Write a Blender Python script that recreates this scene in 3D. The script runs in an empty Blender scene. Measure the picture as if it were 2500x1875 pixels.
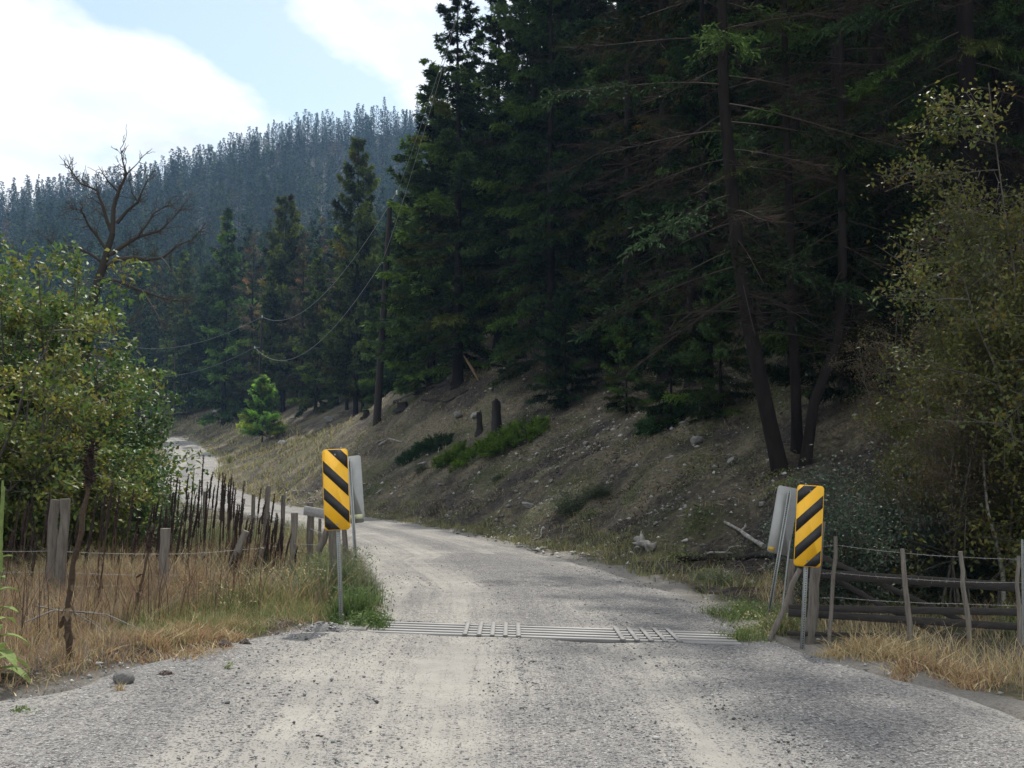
import bpy, math, random
import numpy as np
from mathutils import Vector, Matrix

sc = bpy.context.scene
C = sc.collection
rng = np.random.default_rng(7)
random.seed(7)
PI = math.pi

# ------------------------------------------------------------------ camera
EYE = np.array([0.0, 0.0, 1.70]); FPX = 2800.0; CX, CY = 1250.0, 937.5
PITCH = math.atan((1168 - CY) / FPX)
cam = bpy.data.cameras.new('camera'); cam.sensor_width = 36; cam.lens = 36 * FPX / 2500
cam.clip_end = 6000; cam.clip_start = 0.1
co = bpy.data.objects.new('camera', cam); C.objects.link(co)
co.location = EYE; co.rotation_euler = (PI / 2 + PITCH, 0, 0)
sc.camera = co

# ------------------------------------------------------------------ world, sun, exposure
SUN_EL, SUN_AZ = math.radians(56), math.radians(9)      # azimuth from +Y towards +X
w = bpy.data.worlds.new('World'); sc.world = w; w.use_nodes = True
nt = w.node_tree; N = nt.nodes; L = nt.links
for n in list(N): N.remove(n)
out = N.new('ShaderNodeOutputWorld'); bg = N.new('ShaderNodeBackground'); bg.inputs[1].default_value = 0.078
sky = N.new('ShaderNodeTexSky'); sky.sky_type = 'NISHITA'; sky.sun_disc = False
sky.sun_elevation = SUN_EL; sky.sun_rotation = SUN_AZ; sky.air_density = 1.0; sky.dust_density = 1.2
tc = N.new('ShaderNodeTexCoord')
sep = N.new('ShaderNodeSeparateXYZ'); L.new(tc.outputs['Generated'], sep.inputs[0])
def wm(op, a, b, c=None):
    m = N.new('ShaderNodeMath'); m.operation = op
    for i, v in enumerate((a, b, c)):
        if v is None: continue
        if isinstance(v, (int, float)): m.inputs[i].default_value = v
        else: L.new(v, m.inputs[i])
    return m.outputs[0]
zz = wm('MAXIMUM', wm('ADD', sep.outputs[2], 0.12), 0.05)
cx_ = wm('DIVIDE', sep.outputs[0], zz); cy_ = wm('DIVIDE', sep.outputs[1], zz)
cmb = N.new('ShaderNodeCombineXYZ'); L.new(cx_, cmb.inputs[0]); L.new(cy_, cmb.inputs[1])
mp = N.new('ShaderNodeMapping'); L.new(cmb.outputs[0], mp.inputs[0])
mp.inputs['Location'].default_value = (0.35, 0.0, 0.0); mp.inputs['Scale'].default_value = (1.0, 0.75, 1)
n1 = N.new('ShaderNodeTexNoise'); n1.inputs['Scale'].default_value = 1.7; n1.inputs['Detail'].default_value = 9; n1.inputs['Roughness'].default_value = 0.58
L.new(mp.outputs[0], n1.inputs['Vector'])
# a clear lane between two sheets of cloud, running up and away across the sky
lane = wm('ADD', wm('MULTIPLY', cx_, .84), wm('MULTIPLY', cy_, -.544))
wob = N.new('ShaderNodeTexNoise'); wob.inputs['Scale'].default_value = 0.8; wob.inputs['Detail'].default_value = 5; L.new(mp.outputs[0], wob.inputs['Vector'])
lane = wm('ADD', lane, wm('MULTIPLY', wm('SUBTRACT', wob.outputs['Fac'], 0.5), 0.45))
lane_d = wm('ABSOLUTE', wm('SUBTRACT', lane, -1.43), None)
lane_m = wm('MINIMUM', wm('MULTIPLY', lane_d, 1.6), 0.30)
mask = wm('ADD', n1.outputs['Fac'], wm('SUBTRACT', lane_m, 0.20))
cr = N.new('ShaderNodeValToRGB'); cr.color_ramp.elements[0].position = 0.47; cr.color_ramp.elements[1].position = 0.58
L.new(mask, cr.inputs[0])
n2 = N.new('ShaderNodeTexNoise'); n2.inputs['Scale'].default_value = 2.6; n2.inputs['Detail'].default_value = 6; L.new(mp.outputs[0], n2.inputs['Vector'])
cl = N.new('ShaderNodeValToRGB'); cl.color_ramp.elements[0].position = 0.25; cl.color_ramp.elements[1].position = 0.6
cl.color_ramp.elements[0].color = (9.6, 10.3, 11.1, 1); cl.color_ramp.elements[1].color = (15.5, 15.5, 15.5, 1)
L.new(n2.outputs['Fac'], cl.inputs[0])
skg = N.new('ShaderNodeMixRGB'); skg.blend_type = 'MULTIPLY'; skg.inputs[0].default_value = 1.0
L.new(sky.outputs[0], skg.inputs[1]); skg.inputs[2].default_value = (2.3, 2.2, 1.85, 1)
mx = N.new('ShaderNodeMixRGB'); L.new(cr.outputs[0], mx.inputs[0]); L.new(skg.outputs[0], mx.inputs[1]); L.new(cl.outputs[0], mx.inputs[2])
L.new(mx.outputs[0], bg.inputs[0]); L.new(bg.outputs[0], out.inputs[0])

sl = bpy.data.lights.new('sun', 'SUN'); sl.energy = 4.3; sl.angle = math.radians(1.0); sl.color = (1.0, 0.95, 0.86)
so = bpy.data.objects.new('sun', sl); C.objects.link(so)
dvec = Vector((-math.sin(SUN_AZ) * math.cos(SUN_EL), -math.cos(SUN_AZ) * math.cos(SUN_EL), -math.sin(SUN_EL)))
so.rotation_euler = dvec.to_track_quat('-Z', 'Y').to_euler(); so.location = (0, 0, 60)
sc.view_settings.view_transform = 'Standard'; sc.view_settings.look = 'None'
sc.view_settings.exposure = 0.22; sc.view_settings.gamma = 1; sc.view_settings.use_curve_mapping = False
sc.render.engine = 'CYCLES'
sc.cycles.use_denoising = True
sc.cycles.max_bounces = 6; sc.cycles.diffuse_bounces = 3; sc.cycles.glossy_bounces = 2
sc.cycles.transmission_bounces = 4; sc.cycles.volume_bounces = 0; sc.cycles.transparent_max_bounces = 8
sc.cycles.sample_clamp_indirect = 4

# ------------------------------------------------------------------ helpers
def ray(px, py):
    a, b = (px - CX) / FPX, (CY - py) / FPX
    c, s = math.cos(PITCH), math.sin(PITCH)
    return np.array([a, c - b * s, s + b * c])
def P(px, py, D):
    d = ray(px, py); return EYE + d * (D / d[1])

class MB:
    def __init__(s): s.V = []; s.F = []; s.C = []; s.n = 0; s.M = []
    def add(s, v, f, col=None, mi=0):
        v = np.asarray(v, float).reshape(-1, 3); f = np.asarray(f, int)
        s.V.append(v); s.F.append(f + s.n); s.n += len(v); s.M.append(np.full(len(f), mi))
        c = np.empty((len(v), 3)); c[:] = (1, 1, 1) if col is None else col
        s.C.append(c)
    def data(s, name, mats, smooth=False):
        me = bpy.data.meshes.new(name)
        V = np.concatenate(s.V); me.vertices.add(len(V)); me.vertices.foreach_set('co', V.ravel())
        loops = np.concatenate([f.ravel() for f in s.F]); sizes = np.concatenate([np.full(len(f), f.shape[1]) for f in s.F])
        me.loops.add(len(loops)); me.loops.foreach_set('vertex_index', loops)
        me.polygons.add(len(sizes)); st = np.concatenate([[0], np.cumsum(sizes)[:-1]])
        me.polygons.foreach_set('loop_start', st); me.polygons.foreach_set('loop_total', sizes)
        me.polygons.foreach_set('material_index', np.concatenate(s.M))
        if smooth: me.polygons.foreach_set('use_smooth', np.ones(len(sizes), bool))
        Cc = np.concatenate(s.C); a = me.color_attributes.new('Col', 'FLOAT_COLOR', 'POINT')
        a.data.foreach_set('color', np.c_[Cc, np.ones(len(Cc))].ravel())
        for m in (mats if isinstance(mats, (list, tuple)) else [mats]): me.materials.append(m)
        me.update(calc_edges=True); return me
    def build(s, name, mats, parent=None, smooth=False, **k):
        o = bpy.data.objects.new(name, s.data(name, mats, smooth)); C.objects.link(o)
        if parent is not None: o.parent = parent
        tag(o, **k); return o
    # shapes
    def tube(s, pts, r, n=6, col=None, mi=0, cap=True):
        p = np.asarray(pts, float); m = len(p); r = np.broadcast_to(np.asarray(r, float), (m,))
        t = np.gradient(p, axis=0); t /= np.linalg.norm(t, axis=1)[:, None] + 1e-9
        up = np.array([0, 0, 1.0]) if abs(t[:, 2]).mean() < 0.8 else np.array([1.0, 0, 0])
        a = np.cross(t, up); a /= np.linalg.norm(a, axis=1)[:, None] + 1e-9; b = np.cross(t, a)
        th = np.arange(n) / n * 2 * PI
        ring = p[:, None] + r[:, None, None] * (np.cos(th)[None, :, None] * a[:, None] + np.sin(th)[None, :, None] * b[:, None])
        i = np.arange(m - 1)[:, None] * n; j = np.arange(n)[None]; k = (j + 1) % n
        f = np.stack([i + j, i + k, i + n + k, i + n + j], -1).reshape(-1, 4)
        s.add(ring.reshape(-1, 3), f, col, mi)
        if cap and n > 3:
            s.add(ring[0][::-1], [list(range(n))], col, mi); s.add(ring[-1], [list(range(n))], col, mi)
    def box(s, c, size, rot=None, col=None, bev=0.0, mi=0):
        x, y, z = [q / 2 for q in size]; b = min(bev, x * .9, y * .9, z * .9)
        if b <= 0:
            v = np.array([[sx * x, sy * y, sz * z] for sx in (-1, 1) for sy in (-1, 1) for sz in (-1, 1)])
            f = [[0, 1, 3, 2], [4, 6, 7, 5], [0, 4, 5, 1], [2, 3, 7, 6], [0, 2, 6, 4], [1, 5, 7, 3]]
            if rot is not None: v = v @ np.array(rot).T
            s.add(v + np.array(c), f, col, mi)
        else:       # chamfered octagon profile along x
            prof = [(-y + b, -z), (y - b, -z), (y, -z + b), (y, z - b), (y - b, z), (-y + b, z), (-y, z - b), (-y, -z + b)]
            v = np.array([[sx * x, p_[0], p_[1]] for sx in (-1, 1) for p_ in prof])
            f = [[i, (i + 1) % 8, 8 + (i + 1) % 8, 8 + i] for i in range(8)]
            if rot is not None: v = v @ np.array(rot).T
            s.add(v + np.array(c), f, col, mi); s.add(v[:8] + np.array(c), [list(range(8))[::-1]], col, mi); s.add(v[8:] + np.array(c), [list(range(8))], col, mi)
    def beam(s, a, b, wd, ht, up=(0, 0, 1), col=None, bev=0.004):
        a, b = np.array(a, float), np.array(b, float); x = b - a; Ln = np.linalg.norm(x); x /= Ln
        y = np.cross(up, x); y /= np.linalg.norm(y); z = np.cross(x, y)
        s.box((a + b) / 2, (Ln, wd, ht), np.array([x, y, z]).T, col, bev)
    def cards(s, pos, d, nr, ln, wd, col, fold=0.0):
        """leaf or needle spray: a pointed quad with its widest place at 45%"""
        d = d / (np.linalg.norm(d, axis=1)[:, None] + 1e-9)
        sd = np.cross(d, nr); sd /= np.linalg.norm(sd, axis=1)[:, None] + 1e-9
        u = np.cross(sd, d); ln = np.broadcast_to(ln, (len(pos),))[:, None]; wd = np.broadcast_to(wd, (len(pos),))[:, None]
        a = pos; b = pos + d * ln * .45 + sd * wd * .5 + u * wd * fold; c = pos + d * ln; e = pos + d * ln * .45 - sd * wd * .5 + u * wd * fold
        n = len(pos); v = np.stack([a, b, c, e], 1).reshape(-1, 3)
        i = np.arange(n)[:, None] * 4
        f = np.concatenate([i + [[0, 1, 2]], i + [[0, 2, 3]]]) if fold else i + [[0, 1, 2, 3]]
        s.add(v, f, np.repeat(np.broadcast_to(col, (n, 3)), 4, 0))

def tag(o, label=None, cat=None, group=None, kind=None):
    if label: o['label'] = label
    if cat: o['category'] = cat
    if group: o['group'] = group
    if kind: o['kind'] = kind
    return o
def empty(name, loc=(0, 0, 0), rz=0.0, **k):
    o = bpy.data.objects.new(name, None); C.objects.link(o); o.empty_display_size = .2
    o.location = loc; o.rotation_euler = (0, 0, rz); return tag(o, **k)
def copy_tree(o, parent=None):
    c = o.copy(); C.objects.link(c)
    if parent is not None: c.parent = parent
    for ch in list(o.children): copy_tree(ch, c)
    return c

def vnoise(x, y, seed=0):
    """smooth 2-D value noise, vectorised, -1..1"""
    xi, yi = np.floor(x).astype(np.int64), np.floor(y).astype(np.int64); xf, yf = x - xi, y - yi
    def h(a, b):
        q = (a * 374761393 + b * 668265263 + seed * 974711) & 0xffffffff
        q = ((q ^ (q >> 13)) * 1274126177) & 0xffffffff
        return ((q ^ (q >> 16)) & 0xffff) / 32767.5 - 1
    u, v = xf * xf * (3 - 2 * xf), yf * yf * (3 - 2 * yf)
    return (h(xi, yi) * (1 - u) + h(xi + 1, yi) * u) * (1 - v) + (h(xi, yi + 1) * (1 - u) + h(xi + 1, yi + 1) * u) * v

# ------------------------------------------------------------------ materials
def mat(name, col, rough=0.8, attr=False, noise=0.0, nscale=8.0, bump=0.0, bscale=40.0, trans=0.0, metal=0.0, rand=0.0, stretch=(1, 1, 1), spec=0.3, col2=None):
    m = bpy.data.materials.new(name); m.use_nodes = True; t = m.node_tree; n = t.nodes; l = t.links
    b = n['Principled BSDF']; b.inputs['Roughness'].default_value = rough; b.inputs['Metallic'].default_value = metal
    b.inputs['Specular IOR Level'].default_value = spec
    r = n.new('ShaderNodeRGB'); r.outputs[0].default_value = (*col, 1); cur = r.outputs[0]
    tcn = n.new('ShaderNodeTexCoord'); mpn = n.new('ShaderNodeMapping'); mpn.inputs['Scale'].default_value = stretch; l.new(tcn.outputs['Object'], mpn.inputs[0])
    if attr:
        a = n.new('ShaderNodeAttribute'); a.attribute_name = 'Col'
        q = n.new('ShaderNodeMixRGB'); q.blend_type = 'MULTIPLY'; q.inputs[0].default_value = 1; l.new(cur, q.inputs[1]); l.new(a.outputs['Color'], q.inputs[2]); cur = q.outputs[0]
    if noise:
        z = n.new('ShaderNodeTexNoise'); z.inputs['Scale'].default_value = nscale; z.inputs['Detail'].default_value = 6; z.inputs['Roughness'].default_value = .65; l.new(mpn.outputs[0], z.inputs['Vector'])
        cr_ = n.new('ShaderNodeValToRGB'); cr_.color_ramp.elements[0].position = .3; cr_.color_ramp.elements[1].position = .7; l.new(z.outputs['Fac'], cr_.inputs[0])
        q = n.new('ShaderNodeMixRGB'); l.new(cr_.outputs[0], q.inputs[0]); l.new(cur, q.inputs[2])
        if col2: q.inputs[1].default_value = (*col2, 1)
        else:
            d = n.new('ShaderNodeMixRGB'); d.blend_type = 'MULTIPLY'; d.inputs[0].default_value = 1; l.new(cur, d.inputs[1]); d.inputs[2].default_value = (1 - noise,) * 3 + (1,); l.new(d.outputs[0], q.inputs[1])
        cur = q.outputs[0]
    if rand:
        oi = n.new('ShaderNodeObjectInfo'); hs = n.new('ShaderNodeHueSaturation'); l.new(cur, hs.inputs['Color'])
        mr = n.new('ShaderNodeMapRange'); mr.inputs[3].default_value = 1 - rand; mr.inputs[4].default_value = 1 + rand; l.new(oi.outputs['Random'], mr.inputs[0]); l.new(mr.outputs[0], hs.inputs['Value'])
        mr2 = n.new('ShaderNodeMapRange'); mr2.inputs[3].default_value = .5 - rand * .05; mr2.inputs[4].default_value = .5 + rand * .05
        fr = n.new('ShaderNodeMath'); fr.operation = 'FRACT'; mu = n.new('ShaderNodeMath'); mu.operation = 'MULTIPLY'; mu.inputs[1].default_value = 7.31
        l.new(oi.outputs['Random'], mu.inputs[0]); l.new(mu.outputs[0], fr.inputs[0]); l.new(fr.outputs[0], mr2.inputs[0]); l.new(mr2.outputs[0], hs.inputs['Hue']); cur = hs.outputs[0]
    l.new(cur, b.inputs['Base Color'])
    if bump:
        z = n.new('ShaderNodeTexNoise'); z.inputs['Scale'].default_value = bscale; z.inputs['Detail'].default_value = 5; l.new(mpn.outputs[0], z.inputs['Vector'])
        bp = n.new('ShaderNodeBump'); bp.inputs['Strength'].default_value = bump; bp.inputs['Distance'].default_value = .02; l.new(z.outputs['Fac'], bp.inputs['Height']); l.new(bp.outputs[0], b.inputs['Normal'])
    if trans:
        tr = n.new('ShaderNodeBsdfTranslucent'); l.new(cur, tr.inputs[0]); ms = n.new('ShaderNodeMixShader'); ms.inputs[0].default_value = trans
        l.new(b.outputs[0], ms.inputs[1]); l.new(tr.outputs[0], ms.inputs[2]); l.new(ms.outputs[0], n['Material Output'].inputs[0])
    return m
M_bark = mat('bark', (.027, .023, .021), .95, noise=.55, nscale=6, bump=.9, bscale=18, stretch=(1, 1, .25), rand=.2, spec=.04)
M_twig = mat('dead_twig', (.090, .080, .072), .95, attr=True, rand=.2, spec=.1)
M_needle = mat('conifer_needles', (.78, .84, .72), .85, attr=True, trans=.22, rand=.28, spec=.06)
M_needle_y = mat('young_needles', (1, 1, 1), .8, attr=True, trans=.45, spec=.1)
M_leaf = mat('broad_leaves', (1, 1, 1), .48, attr=True, trans=.42, rand=.12, spec=.35)
M_grass = mat('grass_blades', (1, 1, 1), .7, attr=True, trans=.25)
M_wood = mat('weathered_wood', (.23, .205, .175), .9, noise=.6, nscale=9, bump=.6, bscale=30, stretch=(4, 4, .4), rand=.2)
M_wood_g = mat('old_boards', (.050, .045, .041), .92, noise=.5, nscale=7, bump=.5, bscale=30, stretch=(.4, 4, 4), rand=.15)
M_board = mat('pale_board', (.42, .41, .40), .9, noise=.4, nscale=9, bump=.5, bscale=30, stretch=(.6, 4, 4))
M_log = mat('bleached_log', (.36, .34, .31), .9, noise=.75, nscale=9, bump=.6, bscale=24)
M_char = mat('dark_stump_wood', (.028, .023, .020), .95, noise=.5, nscale=9, bump=1, bscale=14, stretch=(3, 3, .5))
M_rock = mat('rock', (.30, .29, .275), .9, noise=.5, nscale=5, bump=.8, bscale=22, rand=.25)
M_stalk = mat('dry_mullein', (1, 1, 1), .95, attr=True, noise=.5, nscale=40, bump=.8, bscale=90, rand=.3)
M_steel = mat('worn_steel', (.26, .255, .25), .6, noise=.55, nscale=6, metal=.35, stretch=(.3, 6, 6), spec=.5)
M_galv = mat('galvanised_steel', (.36, .38, .37), .55, noise=.25, nscale=14, metal=.4, spec=.5)
M_back = mat('sign_back_aluminium', (.33, .335, .325), .5, noise=.18, nscale=5, metal=.35, spec=.5)
M_yel = mat('yellow_sign_sheeting', (.90, .47, .004), .45, noise=.5, nscale=7, spec=.5, col2=(.78, .43, .025), bump=.15, bscale=12)
M_blk = mat('black_sign_sheeting', (.014, .014, .016), .45, noise=.5, nscale=10, spec=.35, col2=(.035, .032, .03))
M_hole = mat('punched_hole', (.01, .01, .01), .9)
M_wire = mat('fence_wire', (.30, .29, .28), .6, metal=.3)
M_cable = mat('power_cable', (.30, .30, .31), .6)
M_insul = mat('white_insulator', (.75, .76, .78), .25, spec=.6)
M_pole = mat('creosoted_pole', (.035, .028, .025), .9, noise=.5, nscale=6, bump=.6, bscale=20, stretch=(4, 4, .3))

# ------------------------------------------------------------------ the lie of the land
def dens(p, step=1.0):
    p = np.array(p, float); o = [p[0]]
    for i in range(len(p) - 1):
        p0, p1, p2, p3 = p[max(i - 1, 0)], p[i], p[i + 1], p[min(i + 2, len(p) - 1)]
        k = max(2, int(np.linalg.norm(p2 - p1) / step))
        for t in np.linspace(0, 1, k + 1)[1:]:
            o.append(.5 * ((2 * p1) + (p2 - p0) * t + (2 * p0 - 5 * p1 + 4 * p2 - p3) * t * t + (3 * p1 - p0 - 3 * p2 + p3) * t ** 3))
    return np.array(o)
# right and left road edges: x, y, z
RE = [(9, -6, 0), (6.5, 2, 0), (4.25, 8.8, 0), (3.55, 10.6, 0), (3.1, 12, 0), (2.85, 14.3, 0), (2.6, 17.5, 0), (1.95, 21.2, 0), (.84, 26, 0), (-1.93, 36, .05), (-5.4, 46, .1),
      (-12.8, 63, .35), (-20, 82, 1.05), (-25.5, 98, 2.1), (-29, 113, 3.2), (-35.8, 135, 5.0), (-47.5, 165, 7.6), (-60, 178, 8.4), (-90, 196, 9)]
LE = [(-9, -6, 0), (-6, 2, 0), (-3.75, 8.4, 0), (-3.1, 10.6, 0), (-2.4, 12.3, 0), (-1.75, 14.3, 0), (-2.0, 17.0, 0), (-2.6, 21, 0), (-3.9, 28, 0), (-7.0, 38.5, .05), (-10.9, 49, .1),
      (-19, 66, .35), (-26, 84, 1.05), (-31.5, 100, 2.1), (-35.2, 116, 3.2), (-42, 138.5, 5.0), (-53.5, 170, 7.6), (-64, 183.5, 8.4), (-94, 202, 9)]
HF = [(60, 8, 0), (30, 12, 0), (14, 16, 0), (7.5, 18.3, 0), (4.7, 20.4, 0), (3.0, 23, 0), (1.7, 27, 0), (-1.1, 36.3, 0), (-4.6, 46.5, 0), (-12, 63.6, .35), (-19.2, 82.4, 1.05), (-24.7, 98.5, 2.1),
      (-28.2, 113.5, 3.2), (-35, 135.6, 5), (-46.6, 166, 7.6), (-59.5, 180, 8.4), (-95, 205, 9), (-200, 240, 9)]
REd, LEd, HFd = dens(RE, 2), dens(LE, 2), dens(HF, 2)
CEN = np.array([((a[0] + b[0]) / 2, (a[1] + b[1]) / 2, a[2]) for a, b in zip(RE, LE)]); CENd = dens(CEN, 2)
def pdist(x, y, poly):
    """signed distance (positive to the right of travel), and interpolated z of the nearest place"""
    x = np.asarray(x, float); y = np.asarray(y, float)
    best = np.full(x.shape, 1e9); sg = np.zeros(x.shape); zv = np.zeros(x.shape)
    for a, b in zip(poly[:-1], poly[1:]):
        dx, dy = b[0] - a[0], b[1] - a[1]; l2 = dx * dx + dy * dy
        t = np.clip(((x - a[0]) * dx + (y - a[1]) * dy) / l2, 0, 1)
        ex, ey = x - a[0] - t * dx, y - a[1] - t * dy; d = ex * ex + ey * ey
        m = d < best; best = np.where(m, d, best); cr_ = (x - a[0]) * dy - (y - a[1]) * dx
        sg = np.where(m, np.sign(cr_), sg); zv = np.where(m, a[2] + t * (b[2] - a[2]), zv)
    return np.sqrt(best) * sg, zv
GX0, GX1, GY0, GY1 = -1.42, 2.32, 12.32, 13.36      # cattle guard opening
def cross(x, y):
    return -.034 * np.clip(x, -5, 5) * np.clip((22 - y) / 8, 0, 1) * np.clip((y + 4) / 10, 0, 1)
def smooth(a, b, t):
    t = np.clip((t - a) / (b - a), 0, 1); return t * t * (3 - 2 * t)
def height(x, y, fine=True):
    x = np.asarray(x, float); y = np.asarray(y, float)
    _, z0 = pdist(x, y, CENd); dR, _ = pdist(x, y, REd); dL, _ = pdist(x, y, LEd); dL = -dL
    q, _ = pdist(x, y, HFd)
    d = np.maximum(dR, dL)
    z = z0 + cross(x, y)
    z = z - .02 * smooth(0, 1.5, d)
    qq = np.maximum(q + .25 * vnoise(x * .3, y * .3, 3), 0)
    ks = .52 + .34 * np.exp(-((y - 70) / 20) ** 2) - .18 * np.exp(-((y - 108) / 15) ** 2)
    bank = np.where(qq < 1, .28 * qq * qq, .28 + ks * (qq - 1))
    bank = np.where(bank > 9, 9 + (bank - 9) * .72, bank)
    bank = np.minimum(bank, 60 + 0 * bank)
    z = z + np.where(d > 0, bank, 0)
    z = z - np.where(dL > 5, .05 * np.minimum(dL - 5, 30), 0) * (y < 160)
    far = np.clip(d / 4, 0, 1)
    out_ = d > 0
    z = z + np.where(out_, ((.26 * vnoise(x * .7, y * .7, 1) + .14 * vnoise(x * 1.7, y * 1.7, 6)) * np.clip(d / 2, 0, 1) * (.35 + .65 * np.clip(q, 0, 1)) + .35 * vnoise(x * .16, y * .16, 2) * far * np.clip(q / 4, 0, 1)), 0)
    if fine:
        z = z + np.where(out_, (.05 * vnoise(x * 3.4, y * 3.4, 4) + .022 * vnoise(x * 8, y * 8, 5)) * np.clip(d * 3, 0, 1), 0)
        berm = np.exp(-((dL - .35) / .28) ** 2) * (y < 13) * .05 * (1 + .8 * vnoise(x * 2.2, y * 2.2, 8))
        z = z + np.where(out_, berm, 0)
    return z, d, dR, dL, q
def H(x, y): return float(height(np.array([x]), np.array([y]))[0][0])
_Ys = np.concatenate([np.arange(5, 60, .1), np.arange(60, 300, .5)])
def hit(px, py):
    d = ray(px, py); t = _Ys / d[1]; X = EYE[0] + d[0] * t; Z = EYE[2] + d[2] * t
    h = height(X, _Ys)[0]; b = np.nonzero(Z < h)[0]
    i = b[0] if len(b) else len(_Ys) - 1
    return np.array([X[i], _Ys[i], h[i]])

def terrain_mats():
    m = bpy.data.materials.new('hillside_ground'); m.use_nodes = True; t = m.node_tree; n = t.nodes; l = t.links
    b = n['Principled BSDF']; b.inputs['Roughness'].default_value = .95; b.inputs['Specular IOR Level'].default_value = .15
    tcn = n.new('ShaderNodeTexCoord')
    def noi(s, d=6, r=.6):
        z = n.new('ShaderNodeTexNoise'); z.inputs['Scale'].default_value = s; z.inputs['Detail'].default_value = d; z.inputs['Roughness'].default_value = r; l.new(tcn.outputs['Object'], z.inputs['Vector']); return z.outputs['Fac']
    def ramp(f, stops):
        c = n.new('ShaderNodeValToRGB'); e = c.color_ramp.elements
        while len(e) > 1: e.remove(e[-1])
        e[0].position = stops[0][0]; e[0].color = (*stops[0][1], 1)
        for p_, c_ in stops[1:]: q = e.new(p_); q.color = (*c_, 1)
        l.new(f, c.inputs[0]); return c.outputs[0]
    def mixc(f, a, c):
        q = n.new('ShaderNodeMixRGB')
        if isinstance(f, float): q.inputs[0].default_value = f
        else: l.new(f, q.inputs[0])
        l.new(a, q.inputs[1]); l.new(c, q.inputs[2]); return q.outputs[0]
    duff = ramp(noi(5, 8, .75), [(.34, (.018, .015, .013)), (.5, (.050, .042, .037)), (.7, (.14, .12, .10))])
    tan = ramp(noi(9, 8, .7), [(.34, (.06, .052, .035)), (.52, (.16, .138, .09)), (.7, (.33, .285, .20))])  # dry straw tan, lightened to stand in for dappled sun on the bank
    grn = ramp(noi(7, 6, .7), [(.3, (.035, .045, .018)), (.7, (.10, .115, .045))])
    base = mixc(ramp(noi(.35, 5, .7), [(.43, (0, 0, 0)), (.57, (1, 1, 1))]), duff, tan)
    base = mixc(ramp(noi(.22, 6, .7), [(.52, (0, 0, 0)), (.66, (.75, .75, .75))]), base, grn)
    v = n.new('ShaderNodeTexVoronoi'); v.inputs['Scale'].default_value = 9; l.new(tcn.outputs['Object'], v.inputs['Vector'])
    chips = ramp(v.outputs['Distance'], [(.0, (1, 1, 1)), (.16, (1, 1, 1)), (.24, (0, 0, 0))])
    sel = n.new('ShaderNodeMath'); sel.operation = 'MULTIPLY'; sp = n.new('ShaderNodeSeparateColor'); l.new(v.outputs['Color'], sp.inputs[0])
    gt = n.new('ShaderNodeMath'); gt.operation = 'GREATER_THAN'; gt.inputs[1].default_value = .80; l.new(sp.outputs[0], gt.inputs[0]); l.new(gt.outputs[0], sel.inputs[0]); l.new(chips, sel.inputs[1])
    st = n.new('ShaderNodeRGB'); st.outputs[0].default_value = (.24, .23, .215, 1)
    base = mixc(sel.outputs[0], base, st.outputs[0])
    # gravel shoulder near the road, read from the stored distance
    a = n.new('ShaderNodeAttribute'); a.attribute_name = 'Col'; s2 = n.new('ShaderNodeSeparateColor'); l.new(a.outputs['Color'], s2.inputs[0])
    grav = ramp(noi(30, 6, .8), [(.3, (.17, .16, .145)), (.6, (.33, .31, .28))])
    add = n.new('ShaderNodeMath'); add.operation = 'ADD'; l.new(s2.outputs[0], add.inputs[0])
    nn = n.new('ShaderNodeMath'); nn.operation = 'MULTIPLY_ADD'; nn.inputs[1].default_value = .9; nn.inputs[2].default_value = -.45; l.new(noi(1.6, 5, .7), nn.inputs[0]); l.new(nn.outputs[0], add.inputs[1])
    base = mixc(ramp(add.outputs[0], [(.35, (0, 0, 0)), (.65, (1, 1, 1))]), base, grav)
    l.new(base, b.inputs['Base Color'])
    bp = n.new('ShaderNodeBump'); bp.inputs['Strength'].default_value = 1.0; bp.inputs['Distance'].default_value = .12; l.new(noi(9, 9, .78), bp.inputs['Height']); l.new(bp.outputs[0], b.inputs['Normal'])
    return m
M_ground = terrain_mats()

def axis(lo, hi, c0, c1, fine, grow):
    a = list(np.arange(c0, c1, fine)); s = fine
    while a[-1] < hi: s *= grow; a.append(a[-1] + s)
    s = fine
    while a[0] > lo: s *= grow; a.insert(0, a[0] - s)
    return np.array(a)
def grid_faces(ny, nx, keep=None):
    i = np.arange(ny - 1)[:, None] * nx + np.arange(nx - 1)[None]
    f = np.stack([i, i + 1, i + nx + 1, i + nx], -1).reshape(-1, 4); return f
gx = axis(-420, 420, -7, 8, .11, 1.045); gy = axis(-30, 330, 6, 26, .11, 1.028)
GXm, GYm = np.meshgrid(gx, gy); gz, gd, gdR, gdL, gq = height(GXm, GYm)
gz = np.where(gd < -.12, gz - .12, gz - .02 * (gd < .05))
pit = (GXm > GX0 - .6) & (GXm < GX1 + .6) & (GYm > GY0 - .5) & (GYm < GY1 + .5) & (gd < .3)
gz = np.where(pit, gz - .45, gz)
shoulder = 1 - np.where(gdL > gdR, smooth(-.3, .35, gd), smooth(-.2, 1.0, gd))
g = MB(); g.add(np.stack([GXm, GYm, gz], -1), grid_faces(len(gy), len(gx)), np.repeat(shoulder.ravel()[:, None], 3, 1))
g.build('ground', M_ground, smooth=True, kind='structure', label='dry hillside and verges of duff, stones and thin grass')

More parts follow.
